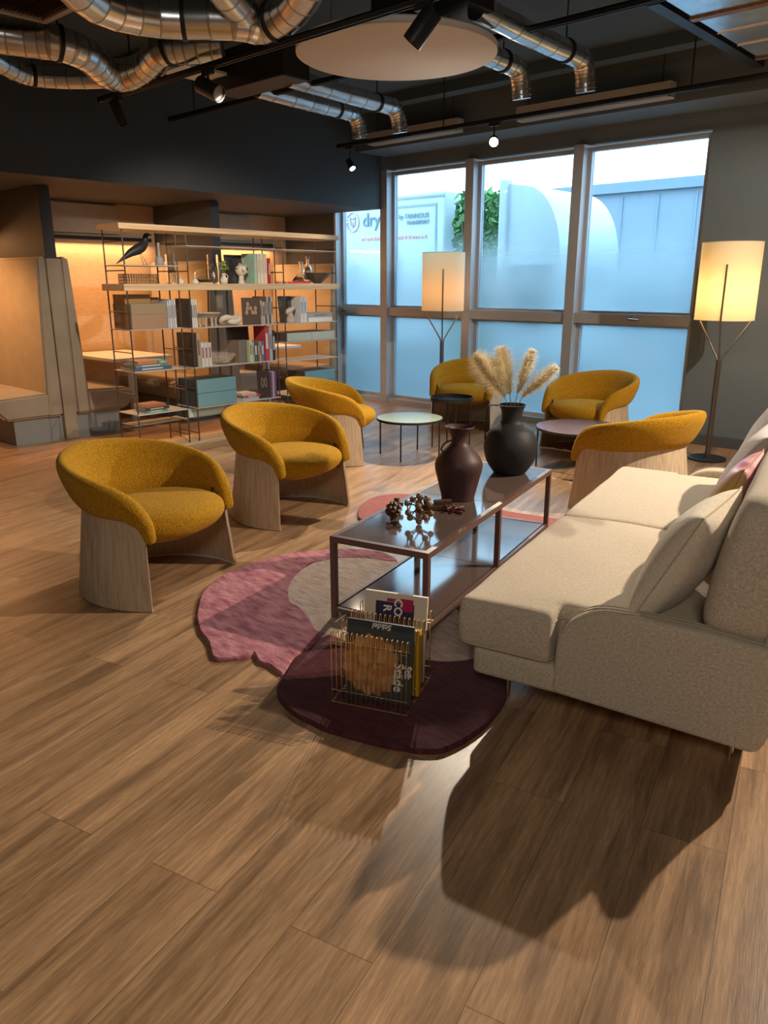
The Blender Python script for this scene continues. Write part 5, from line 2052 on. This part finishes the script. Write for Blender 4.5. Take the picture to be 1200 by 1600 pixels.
bm = bmesh.new(); lathe(bm, smooth_prof([(0, 0, 0), (0.034, 0, 0), (0.038, 0.03, 0), (0.034, 0.062, 0), (0.014, 0.085, 0), (0.011, 0.15, 0), (0.013, 0.186, 0), (0.009, 0.186, 0), (0.008, 0.10, 0), (0, 0.09, 0)], 4) and [(p[0], p[1]) for p in smooth_prof([(0, 0, 0), (0.034, 0, 0), (0.038, 0.03, 0), (0.034, 0.062, 0), (0.014, 0.085, 0), (0.011, 0.15, 0), (0.013, 0.186, 0), (0.009, 0.186, 0), (0.008, 0.10, 0), (0, 0.09, 0)], 4)], 28)
o = to_obj('bottle_vase', bm, flat('grey_ceramic', (0.30, 0.28, 0.26), 0.5), smooth=True)
o.location = (-6.40, 3.965, 1.6485)
tag(o, 'slim grey bottle vase beside the black bird figure', 'vase')
# basket
bs = thing('lattice_tray', 'brown openwork lattice tray under the black bird figure', 'tray', (-6.44, 3.77, 1.4905))
bm = bmesh.new()
for z in (0.004, 0.03, 0.056, 0.08):
    pl = round_poly([(-0.09, -0.155), (0.09, -0.155), (0.09, 0.155), (-0.09, 0.155)], 0.03, 4)
    tube(bm, [(x, y, z) for x, y in pl], 0.004, 6, closed=True)
to_obj('lattice_rings', bm, M_BALLWOOD, bs, smooth=True)
bm = bmesh.new()
for x in (-0.09, 0.09):
    for k in range(13):
        rod(bm, (x, -0.144 + k * 0.024, 0.004), (x, -0.144 + k * 0.024, 0.08), 0.004, 6)
for y in (-0.155, 0.155):
    for k in range(7):
        rod(bm, (-0.072 + k * 0.024, y, 0.004), (-0.072 + k * 0.024, y, 0.08), 0.004, 6)
to_obj('lattice_bars', bm, M_BALLWOOD, bs, smooth=True)
bm = bmesh.new(); box(bm, -0.088, 0.088, -0.153, 0.153, 0.0, 0.004)
to_obj('tray_floor', bm, M_BALLWOOD, bs)
# magazines across the left joint
for k, (yy, hh, c, lab) in enumerate(((3.975, 0.235, (0.50, 0.52, 0.54), 'pale blue-grey magazine standing right beside the pink storage box'),
                                      (3.998, 0.245, (0.62, 0.60, 0.56), 'off-white magazine second from the pink storage box'),
                                      (4.022, 0.25, (0.45, 0.50, 0.55), 'light blue magazine third from the pink storage box'),
                                      (4.046, 0.25, (0.66, 0.62, 0.58), 'cream magazine fourth from the pink storage box'))):
    book('magazine', lab, yy, yy + 0.018, 1.1035, hh, c, 0.21, group='pale magazines beside the pink box', cat='magazine', spine_mark=(0.35, 0.2, 0.2) if k % 2 else (0.2, 0.25, 0.35))
book('magazine', 'dark glossy magazine leaning next to the white ones on the middle bay', 4.205, 4.232, 1.0955, 0.262, (0.06, 0.045, 0.045), 0.22, cat='magazine', spine_mark=(0.3, 0.25, 0.22))
for k, (yy, lab) in enumerate(((4.236, 'first white leaning magazine right of the dark glossy one'), (4.258, 'second white leaning magazine right of the dark glossy one'), (4.280, 'outermost white leaning magazine next to the arched stone bowl'))):
    book('magazine', lab, yy - 0.008, yy + 0.010, 1.0955, 0.255, (0.66, 0.64, 0.60), 0.21, cat='magazine', lean=0.0, group='white magazines on the middle bay', spine_mark=(0.12, 0.12, 0.12))
# --- stacked books left bay
lying('book', 'wide dark blue book at the bottom of the left bay stack', 3.60, 3.985, 0.7355, 0.030, (0.07, 0.10, 0.16), 0.25, spine_mark=(0.5, 0.5, 0.5))
lying('book', 'slate blue book lying second in the left bay stack', 3.62, 3.95, 0.766, 0.022, (0.16, 0.20, 0.24), 0.23, front=-6.37, spine_mark=(0.6, 0.6, 0.55))
lying('book', 'orange covered book on top of the left bay stack', 3.66, 3.86, 0.789, 0.030, (0.48, 0.20, 0.08), 0.20, front=-6.40)
lying('book', 'rainbow edged paperback on the blue books, right part', 3.865, 3.945, 0.789, 0.026, (0.10, 0.42, 0.35), 0.2, front=-6.38, spine_mark=(0.6, 0.5, 0.05))
lying('book', 'green book lying at the bottom of the lowest left shelf stack', 3.68, 3.90, 0.3505, 0.020, (0.08, 0.22, 0.14), 0.19, spine_mark=(0.6, 0.55, 0.4))
lying('book', 'black-spined book lying in the middle of the lowest left stack', 3.68, 3.93, 0.371, 0.024, (0.05, 0.04, 0.035), 0.20, front=-6.37, spine_mark=(0.5, 0.4, 0.3))
lying('book', 'red-brown book on top of the lowest left stack', 3.68, 3.90, 0.3955, 0.026, (0.32, 0.12, 0.07), 0.19, front=-6.38, yaw=0.06)

# --- middle plank objects (middle bay)
def glass_lathe(name, label, y, prof, x=-6.45, z=1.4905, cat='vase', m=None, group=None, seg=36):
    root = thing(name, label, cat, (x, y, z), 0, group)
    bm = bmesh.new(); lathe(bm, prof, seg)
    to_obj('glass_body', bm, m or M_CLEAR, root, smooth=True, angle=60)
    return root


glass_lathe('glass_vase', 'tall clear glass cylinder vase at the left joint of the bookcase', 4.17, [(0, 0), (0.042, 0), (0.044, 0.01), (0.044, 0.262), (0.040, 0.262), (0.040, 0.012), (0, 0.012)], x=-6.55)
glass_lathe('glass_vase', 'tall clear glass cylinder vase behind the little flowering jug', 4.66, [(0, 0), (0.052, 0), (0.054, 0.01), (0.054, 0.27), (0.050, 0.27), (0.050, 0.012), (0, 0.012)], x=-6.57)
gb = glass_lathe('glass_bowl', 'round clear glass bowl on a thin wooden disc', 4.475, smooth_prof([(0.05, 0.012), (0.085, 0.03), (0.10, 0.07), (0.09, 0.11), (0.075, 0.128)], 5) + smooth_prof([(0.072, 0.128), (0.086, 0.11), (0.096, 0.07), (0.081, 0.033), (0.0, 0.018)], 5) + [(0, 0.012), (0.05, 0.012)], x=-6.45, cat='bowl')
bm = bmesh.new(); lathe(bm, [(0, 0), (0.07, 0), (0.07, 0.011), (0, 0.011)], 32)
to_obj('wooden_disc', bm, M_SHELFOAK, gb, smooth=True)
budp = [(p[0], p[1]) for p in smooth_prof([(0, 0, 0), (0.026, 0, 0), (0.031, 0.012, 0), (0.024, 0.03, 0), (0.009, 0.045, 0), (0.008, 0.058, 0), (0.013, 0.069, 0), (0.009, 0.069, 0), (0.005, 0.05, 0), (0, 0.04, 0)], 4)]
for y, lab in ((4.17, 'tiny cream bud vase in front of the left tall glass cylinder'), (4.33, 'tiny cream bud vase standing left of the round glass bowl')):
    bm = bmesh.new(); lathe(bm, budp, 28)
    o = to_obj('bud_vase', bm, M_WHITECER, smooth=True, angle=60)
    o.location = (-6.40, y, 1.4905)
    tag(o, lab, 'vase', 'tiny cream bud vases')
jg = thing('jug', 'small cream jug holding a green flowering sprig', 'jug', (-6.42, 4.67, 1.4905))
bm = bmesh.new(); lathe(bm, [(p[0], p[1]) for p in smooth_prof([(0, 0, 0), (0.026, 0, 0), (0.036, 0.022, 0), (0.030, 0.048, 0), (0.016, 0.07, 0), (0.020, 0.094, 0), (0.016, 0.094, 0), (0.012, 0.07, 0), (0, 0.05, 0)], 4)], 28)
to_obj('jug_body', bm, M_WHITECER, jg, smooth=True, angle=60)
bm = bmesh.new(); tube(bm, smooth_prof([(0, 0.018, 0.088), (0, 0.045, 0.08), (0, 0.045, 0.05), (0, 0.032, 0.036)], 5), 0.004, 8)
to_obj('jug_handle', bm, M_WHITECER, jg, smooth=True)
sp_ = thing('flower_sprig', 'green and yellow sprig standing in the small cream jug', 'plant', (-6.42, 4.67, 1.4905))
bm = bmesh.new()
rr = random.Random(4)
tips = []
for k in range(9):
    a = rr.uniform(0, 2 * pi); r_ = rr.uniform(0.01, 0.055)
    tip = Vector((r_ * cos(a), r_ * sin(a) * 1.1, rr.uniform(0.13, 0.20)))
    tips.append(tip)
    tube(bm, [(0, 0, 0.052), (tip.x * .25, tip.y * .25, 0.10), tip], 0.0012, 5)
to_obj('stems', bm, flat('green_stem', (0.10, 0.20, 0.05), 0.6), sp_)
bm = bmesh.new()
for tip in tips:
    for q in range(14):
        d = Vector((rr.gauss(0, 1), rr.gauss(0, 1), rr.gauss(0, 1))).normalized()
        e = d.orthogonal().normalized()
        p = tip + d * 0.006
        v = [bm.verts.new(p), bm.verts.new(p + d * .01 + e * .005), bm.verts.new(p + d * .022), bm.verts.new(p + d * .01 - e * .005)]
        f = bm.faces.new(v); f.material_index = q % 2
to_obj('leaves', bm, None, sp_, mats=[flat('sprig_green', (0.18, 0.30, 0.06), 0.6), flat('sprig_yellow', (0.60, 0.52, 0.12), 0.6)])
# dark picture book face-out and round sculpture
fr = thing('picture_book', 'dark picture book shown face-out behind the round clay sculpture', 'book', (-6.50, 4.775, 1.4905), rot=(0, radians(-7), 0))
bm = bmesh.new(); box(bm, -0.02, 0, 0, 0.20, 0, 0.275)
to_obj('cover', bm, flat('dark_photo_cover', (0.045, 0.04, 0.038), 0.35, var=0.7, vscale=9), fr)
bm = bmesh.new(); box(bm, -0.018, -0.001, 0.2, 0.203, 0.002, 0.272)
to_obj('pages', bm, flat('book_pages', (0.6, 0.5, 0.4)), fr)
sc = thing('round_sculpture', 'beige ring-headed clay sculpture in front of the dark picture book', 'sculpture', (-6.42, 4.88, 1.4905))
bm = bmesh.new()
lathe(bm, [(p[0], p[1]) for p in smooth_prof([(0, 0, 0), (0.032, 0, 0), (0.026, 0.03, 0), (0.022, 0.08, 0), (0, 0.09, 0)], 4)], 24)
ico(bm, (0, 0, 0.125), 0.056, 3)
to_obj('clay_body', bm, M_WHITECER, sc, smooth=True, angle=60)
for (xx, yy, zz, r_) in ((0.012, -0.052, 0.15, 0.016), (0.012, 0.05, 0.165, 0.020), (0.012, 0.058, 0.11, 0.015), (0.012, -0.02, 0.178, 0.016), (0.048, -0.01, 0.125, 0.02)):
    bm = bmesh.new(); ico(bm, (xx, yy, zz), r_, 2)
    to_obj('clay_knob', bm, M_STONE, sc, smooth=True)
for k, (y0, y1, h, c, lab) in enumerate(((4.990, 5.020, 0.285, (0.33, 0.52, 0.40), 'mint green tall book right of the dark picture book'),
                                         (5.030, 5.062, 0.285, (0.68, 0.58, 0.42), 'first cream tall book right of the mint green one'),
                                         (5.068, 5.100, 0.285, (0.72, 0.64, 0.50), 'second cream tall book right of the mint green one'),
                                         (5.106, 5.150, 0.285, (0.70, 0.58, 0.38), 'thickest cream tall book, next to the red one'),
                                         (5.165, 5.195, 0.245, (0.50, 0.035, 0.03), 'bright red narrow book standing on the middle plank'))):
    book('book', lab, y0, y1, 1.4905, h, c, 0.2, group='tall pale books on the middle plank' if k < 4 else None, spine_mark=(0.5, 0.4, 0.3) if k < 4 else (0.7, 0.5, 0.4))
# right bay, middle plank
lying('book', 'flat bright red book under the glass decanter', 5.43, 5.72, 1.4905, 0.020, (0.55, 0.05, 0.03), 0.2)
glass_lathe('decanter', 'wide-bottomed clear glass decanter with long neck', 5.72, [(p[0], p[1]) for p in smooth_prof([(0, 0, 0), (0.085, 0, 0), (0.10, 0.012, 0), (0.07, 0.045, 0), (0.028, 0.085, 0), (0.020, 0.13, 0), (0.022, 0.18, 0), (0.030, 0.20, 0), (0.026, 0.20, 0), (0.017, 0.17, 0), (0.016, 0.12, 0), (0.024, 0.08, 0), (0.065, 0.042, 0), (0.09, 0.014, 0), (0, 0.008, 0)], 4)], x=-6.48, z=1.511, cat='decanter')
wb_ = thing('angular_bowl', 'dark grey angular bowl flaring upward at the right end', 'bowl', (-6.45, 5.925, 1.4905))
bm = bmesh.new(); lathe(bm, [(0, 0), (0.045, 0), (0.045, 0.006), (0.155, 0.112), (0.150, 0.114), (0.04, 0.012), (0, 0.010)], 6)
to_obj('bowl_body', bm, flat('dark_stone', (0.10, 0.085, 0.075), 0.5), wb_)
glass_lathe('glass_bottle', 'slim clear glass bottle standing behind the angular bowl', 5.93, [(p[0], p[1]) for p in smooth_prof([(0, 0, 0), (0.04, 0, 0), (0.045, 0.02, 0), (0.045, 0.15, 0), (0.02, 0.20, 0), (0.018, 0.26, 0), (0.024, 0.275, 0), (0.020, 0.275, 0), (0.014, 0.20, 0), (0.04, 0.145, 0), (0.04, 0.02, 0), (0, 0.01, 0)], 4)], x=-6.63 + 0.02, z=1.4905, cat='bottle')

# --- shelf F (z 1.095), middle bay
ab = thing('arched_bowl', 'beige stone bowl raised on small arches', 'bowl', (-6.47, 4.47, 1.0955))
bm = bmesh.new()
lathe(bm, [(0, 0.082), (0.10, 0.082), (0.135, 0.118), (0.145, 0.122), (0.145, 0.128), (0.12, 0.128), (0.09, 0.095), (0, 0.092)], 40)
to_obj('bowl_body', bm, M_STONE, ab, smooth=True, angle=40)
for k in range(10):
    a = 2 * pi * k / 10
    bm = bmesh.new()
    lathe(bm, [(0, 0), (0.012, 0), (0.010, 0.05), (0.018, 0.083), (0, 0.084)], 12, 0.095 * cos(a), 0.095 * sin(a), 0)
    to_obj('arch_post', bm, M_STONE, ab, smooth=True)
kn = thing('knot_sculpture', 'cream ceramic knot sculpture on the middle bay', 'sculpture', (-6.45, 4.745, 1.0955))
bm = bmesh.new()
pts = []
for k in range(72):
    t_ = 2 * pi * k / 72
    pts.append(Vector(((sin(t_) + 2 * sin(2 * t_)) * 0.024, (cos(t_) - 2 * cos(2 * t_)) * 0.036, -sin(3 * t_) * 0.022 + 0.053)))
tube(bm, pts, 0.0275, 16, closed=True)
to_obj('knot_loop', bm, M_WHITECER, kn, smooth=True)
fb = thing('picture_book', 'dark brown book with printed faces shown on the middle bay', 'book', (-6.40, 4.858, 1.0955), rot=(0, radians(-5), radians(-25)))
bm = bmesh.new(); box(bm, -0.022, 0, 0, 0.185, 0, 0.262)
to_obj('cover', bm, flat('dark_brown_cover', (0.085, 0.055, 0.04), 0.45), fb)
bm = bmesh.new()
rr = random.Random(8)
for k in range(7):
    yy = 0.05 + 0.045 * (k % 3) + rr.uniform(-.01, .01); zz = 0.12 + 0.04 * (k // 3)
    v = [bm.verts.new((0.0012 + 0.0001 * k, yy + 0.016 * cos(q), zz + 0.022 * sin(q))) for q in [2 * pi * i / 12 for i in range(12)]]
    bm.faces.new(v)
to_obj('printed_faces', bm, flat('sepia_print', (0.38, 0.27, 0.18), 0.5), fb)
for k, (y0, y1, h, c, lab) in enumerate(((5.040, 5.062, 0.235, (0.55, 0.40, 0.22), 'tan book right beside the book with printed faces'),
                                         (5.068, 5.100, 0.22, (0.42, 0.40, 0.38), 'grey short book second from the book with printed faces'),
                                         (5.106, 5.124, 0.27, (0.14, 0.10, 0.08), 'dark brown tall book third from the book with printed faces'),
                                         (5.128, 5.150, 0.27, (0.50, 0.42, 0.36), 'light taupe tall book fourth from the book with printed faces'),
                                         (5.156, 5.172, 0.265, (0.12, 0.09, 0.08), 'black tall book fifth from the book with printed faces'),
                                         (5.180, 5.205, 0.268, (0.60, 0.52, 0.42), 'cream tall book next to the steel ladder on the middle bay'))):
    book('book', lab, y0, y1, 1.0955, h, c, 0.2, spine_mark=(0.5, 0.45, 0.4) if sum(c) < 0.6 else (0.15, 0.1, 0.1))
# --- shelf J, right bay
fb = thing('picture_book', 'dark picture book face-out on the upper right bay', 'book', (-6.47, 5.408, 1.0955), rot=(0, radians(-6), 0))
bm = bmesh.new(); box(bm, -0.02, 0, 0, 0.165, 0, 0.27)
to_obj('cover', bm, flat('grey_photo_cover', (0.10, 0.085, 0.075), 0.4, var=0.5, vscale=10), fb)
sc = thing('bird_sculpture', 'beige stone bird sculpture in front of the face-out picture book', 'sculpture', (-6.40, 5.48, 1.0955))
bm = bmesh.new(); lathe(bm, [(p[0], p[1]) for p in smooth_prof([(0, 0, 0), (0.040, 0, 0), (0.044, 0.03, 0), (0.032, 0.07, 0), (0.024, 0.10, 0), (0, 0.11, 0)], 4)], 24)
to_obj('stone_body', bm, M_STONE, sc, smooth=True)
bm = bmesh.new(); tube(bm, smooth_prof([(0, -0.06, 0.10), (0, -0.02, 0.122), (0, 0.02, 0.135), (0, 0.055, 0.155)], 5), 0.02, 14, rfun=lambda q: 0.012 + 0.016 * sin(pi * (0.15 + q * .8)))
to_obj('stone_wing', bm, M_WHITECER, sc, smooth=True)
for k, (y0, y1, lab) in enumerate(((5.580, 5.620, 'first white hardback right of the face-out picture book'), (5.625, 5.668, 'second white hardback right of the face-out picture book'))):
    book('book', lab, y0, y1, 1.0955, 0.265, (0.66, 0.66, 0.66), 0.2, group='white hardbacks on the right bay', spine_mark=(0.25, 0.4, 0.5))
lying('book', 'white boxed book lying on the right bay', 5.70, 6.05, 1.0955, 0.044, (0.68, 0.68, 0.66), 0.24)
lying('book', 'grey and pink patterned book on top of the white boxed book', 5.71, 6.05, 1.140, 0.046, (0.40, 0.36, 0.36), 0.23, spine_mark=(0.2, 0.25, 0.25))
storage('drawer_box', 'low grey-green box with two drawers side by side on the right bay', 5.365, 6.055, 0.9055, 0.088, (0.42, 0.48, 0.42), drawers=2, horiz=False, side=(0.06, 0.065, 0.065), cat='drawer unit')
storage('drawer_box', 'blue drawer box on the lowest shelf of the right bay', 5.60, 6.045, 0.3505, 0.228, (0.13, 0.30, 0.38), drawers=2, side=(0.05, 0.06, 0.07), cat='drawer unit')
# --- shelf G (z .727)
fb = thing('picture_book', 'large dark upright art book at the left of the middle bay', 'book', (-6.36, 4.225, 0.7275), rot=(0, 0, 0))
bm = bmesh.new(); box(bm, -0.26, 0, 0, 0.012, 0, 0.315); box(bm, -0.26, 0.0, 0.035, 0.04, 0, 0.315); box(bm, -0.002, 0.001, 0, 0.04, 0, 0.315)
to_obj('cover', bm, flat('brown_black_cover', (0.06, 0.045, 0.035), 0.4, var=0.5, vscale=8), fb)
bm = bmesh.new(); box(bm, -0.255, -0.002, 0.012, 0.035, 0.003, 0.31)
to_obj('pages', bm, flat('book_pages', (0.6, 0.5, 0.4)), fb)
book('book', 'thick tan-spined book beside the large dark art book', 4.268, 4.300, 0.7275, 0.315, (0.42, 0.34, 0.22), 0.22, spine_mark=(0.15, 0.1, 0.08))
for k, (y0, y1, ln, lab) in enumerate(((4.310, 4.345, 0, 'first white spined book in the row left of the crystal bowl'), (4.350, 4.385, 0, 'second white spined book in the row left of the crystal bowl'), (4.392, 4.424, 0.0, 'third white spined book, nearest the crystal bowl'))):
    book('book', lab, y0, y1, 0.7275, 0.222, (0.64, 0.61, 0.57), 0.17, group='white spined books left of the crystal bowl', spine_mark=(0.3, 0.12, 0.1))
cb_ = thing('crystal_bowl', 'cut crystal bowl in the centre of the bookcase', 'bowl', (-6.46, 4.61, 0.7275))
bm = bmesh.new()
prof = [(0, 0), (0.06, 0), (0.075, 0.01), (0.115, 0.055), (0.14, 0.095), (0.132, 0.098), (0.105, 0.058), (0.065, 0.018), (0, 0.014)]
lathe(bm, prof, 40)
for v in bm.verts:
    r_ = sqrt(v.co.x ** 2 + v.co.y ** 2)
    if r_ > 0.06:
        a = atan2(v.co.y, v.co.x)
        k_ = 1 + 0.05 * (1 if int(round(a / (2 * pi) * 40)) % 2 else -1)
        v.co.x *= k_; v.co.y *= k_
to_obj('cut_glass', bm, mat('crystal', (0.92, 0.92, 0.86), 0.05, trans=0.85, ior=1.5), cb_)
storage('slipcase', 'grey slipcase standing right of the crystal bowl', 4.775, 4.875, 0.7275, 0.215, (0.20, 0.17, 0.14), depth=0.2, front=-6.38)
G_ = [(4.885, 4.917, 0.215, (0.50, 0.60, 0.38), (0.15, 0.2, 0.1), 'light green book next to the grey slipcase'),
      (4.922, 4.940, 0.20, (0.60, 0.42, 0.40), (0.2, 0.1, 0.1), 'pale pink book second from the grey slipcase'),
      (4.944, 4.982, 0.20, (0.05, 0.12, 0.06), (0.6, 0.6, 0.5), 'dark green book with pale print on the middle bay'),
      (4.988, 5.004, 0.20, (0.12, 0.12, 0.22), (0.5, 0.5, 0.5), 'thin navy book left of the orange one'),
      (5.008, 5.030, 0.20, (0.70, 0.28, 0.03), (0.2, 0.1, 0.05), 'orange book on the middle bay'),
      (5.034, 5.068, 0.20, (0.08, 0.16, 0.42), (0.6, 0.6, 0.6), 'royal blue book right of the orange one'),
      (5.084, 5.136, 0.35 - 0.005, (0.48, 0.06, 0.06), (0.7, 0.65, 0.6), 'tall thick red and white book on the middle bay'),
      (5.142, 5.180, 0.335, (0.45, 0.44, 0.46), (0.2, 0.2, 0.25), 'tall grey book right of the thick red one'),
      (5.186, 5.215, 0.30, (0.035, 0.035, 0.035), (0.7, 0.7, 0.65), 'black book with white spine print by the ladder')]
for y0, y1, h, c, mk, lab in G_:
    book('book', lab, y0, y1, 0.7275, h, c, 0.18, spine_mark=mk)
fb = thing('picture_book', 'dark square album standing behind the coloured books of the middle bay', 'book', (-6.575, 4.80, 0.7275), rot=(0, radians(-4), 0))
bm = bmesh.new(); box(bm, -0.02, 0, 0, 0.27, 0, 0.34)
to_obj('cover', bm, flat('dark_album', (0.07, 0.055, 0.05), 0.45, var=0.3), fb)
# --- teal drawers etc
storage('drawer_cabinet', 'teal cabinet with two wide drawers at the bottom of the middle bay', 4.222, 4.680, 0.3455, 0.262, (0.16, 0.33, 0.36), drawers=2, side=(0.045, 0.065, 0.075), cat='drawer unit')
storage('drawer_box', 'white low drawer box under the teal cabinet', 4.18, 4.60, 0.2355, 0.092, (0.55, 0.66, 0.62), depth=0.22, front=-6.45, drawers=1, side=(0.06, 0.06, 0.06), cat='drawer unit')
lying('book', 'pale blue-grey book at the bottom of the small stack right of the teal drawers', 4.775, 4.985, 0.3455, 0.026, (0.42, 0.46, 0.48), 0.2)
lying('book', 'red paperback in the middle of the small stack right of the teal drawers', 4.80, 5.0, 0.372, 0.024, (0.55, 0.07, 0.05), 0.19, yaw=0.05, spine_mark=(0.7, 0.6, 0.5))
lying('book', 'white and red book on top of the small stack right of the teal drawers', 4.78, 4.95, 0.3965, 0.022, (0.60, 0.50, 0.45), 0.18, yaw=-0.06)
fb = thing('picture_book', 'dark brown book with pale ornament next to the purple spines', 'book', (-6.38, 5.005, 0.3455), rot=(0, radians(-4), radians(-12)))
bm = bmesh.new(); box(bm, -0.02, 0, 0, 0.13, 0, 0.285)
to_obj('cover', bm, flat('umber_cover', (0.055, 0.035, 0.03), 0.5), fb)
bm = bmesh.new(); tube(bm, [(0.002, 0.065 + 0.03 * cos(q), 0.16 + 0.05 * sin(q * 2)) for q in [2 * pi * i / 24 for i in range(24)]], 0.003, 5, closed=True)
to_obj('ornament', bm, flat('pale_ornament', (0.4, 0.34, 0.28)), fb)
for y0, y1, h, c, lab in ((5.140, 5.158, 0.26, (0.20, 0.10, 0.20), 'dark purple thin book right of the ornament book'), (5.162, 5.182, 0.27, (0.50, 0.42, 0.50), 'pale lilac thin book between two purple ones'),
                          (5.186, 5.204, 0.265, (0.28, 0.14, 0.32), 'violet thin book on the lowest middle shelf'), (5.207, 5.222, 0.275, (0.05, 0.05, 0.09), 'blue-black thin book against the ladder on the lowest middle shelf')):
    book('book', lab, y0, y1, 0.3455, h, c, 0.18)
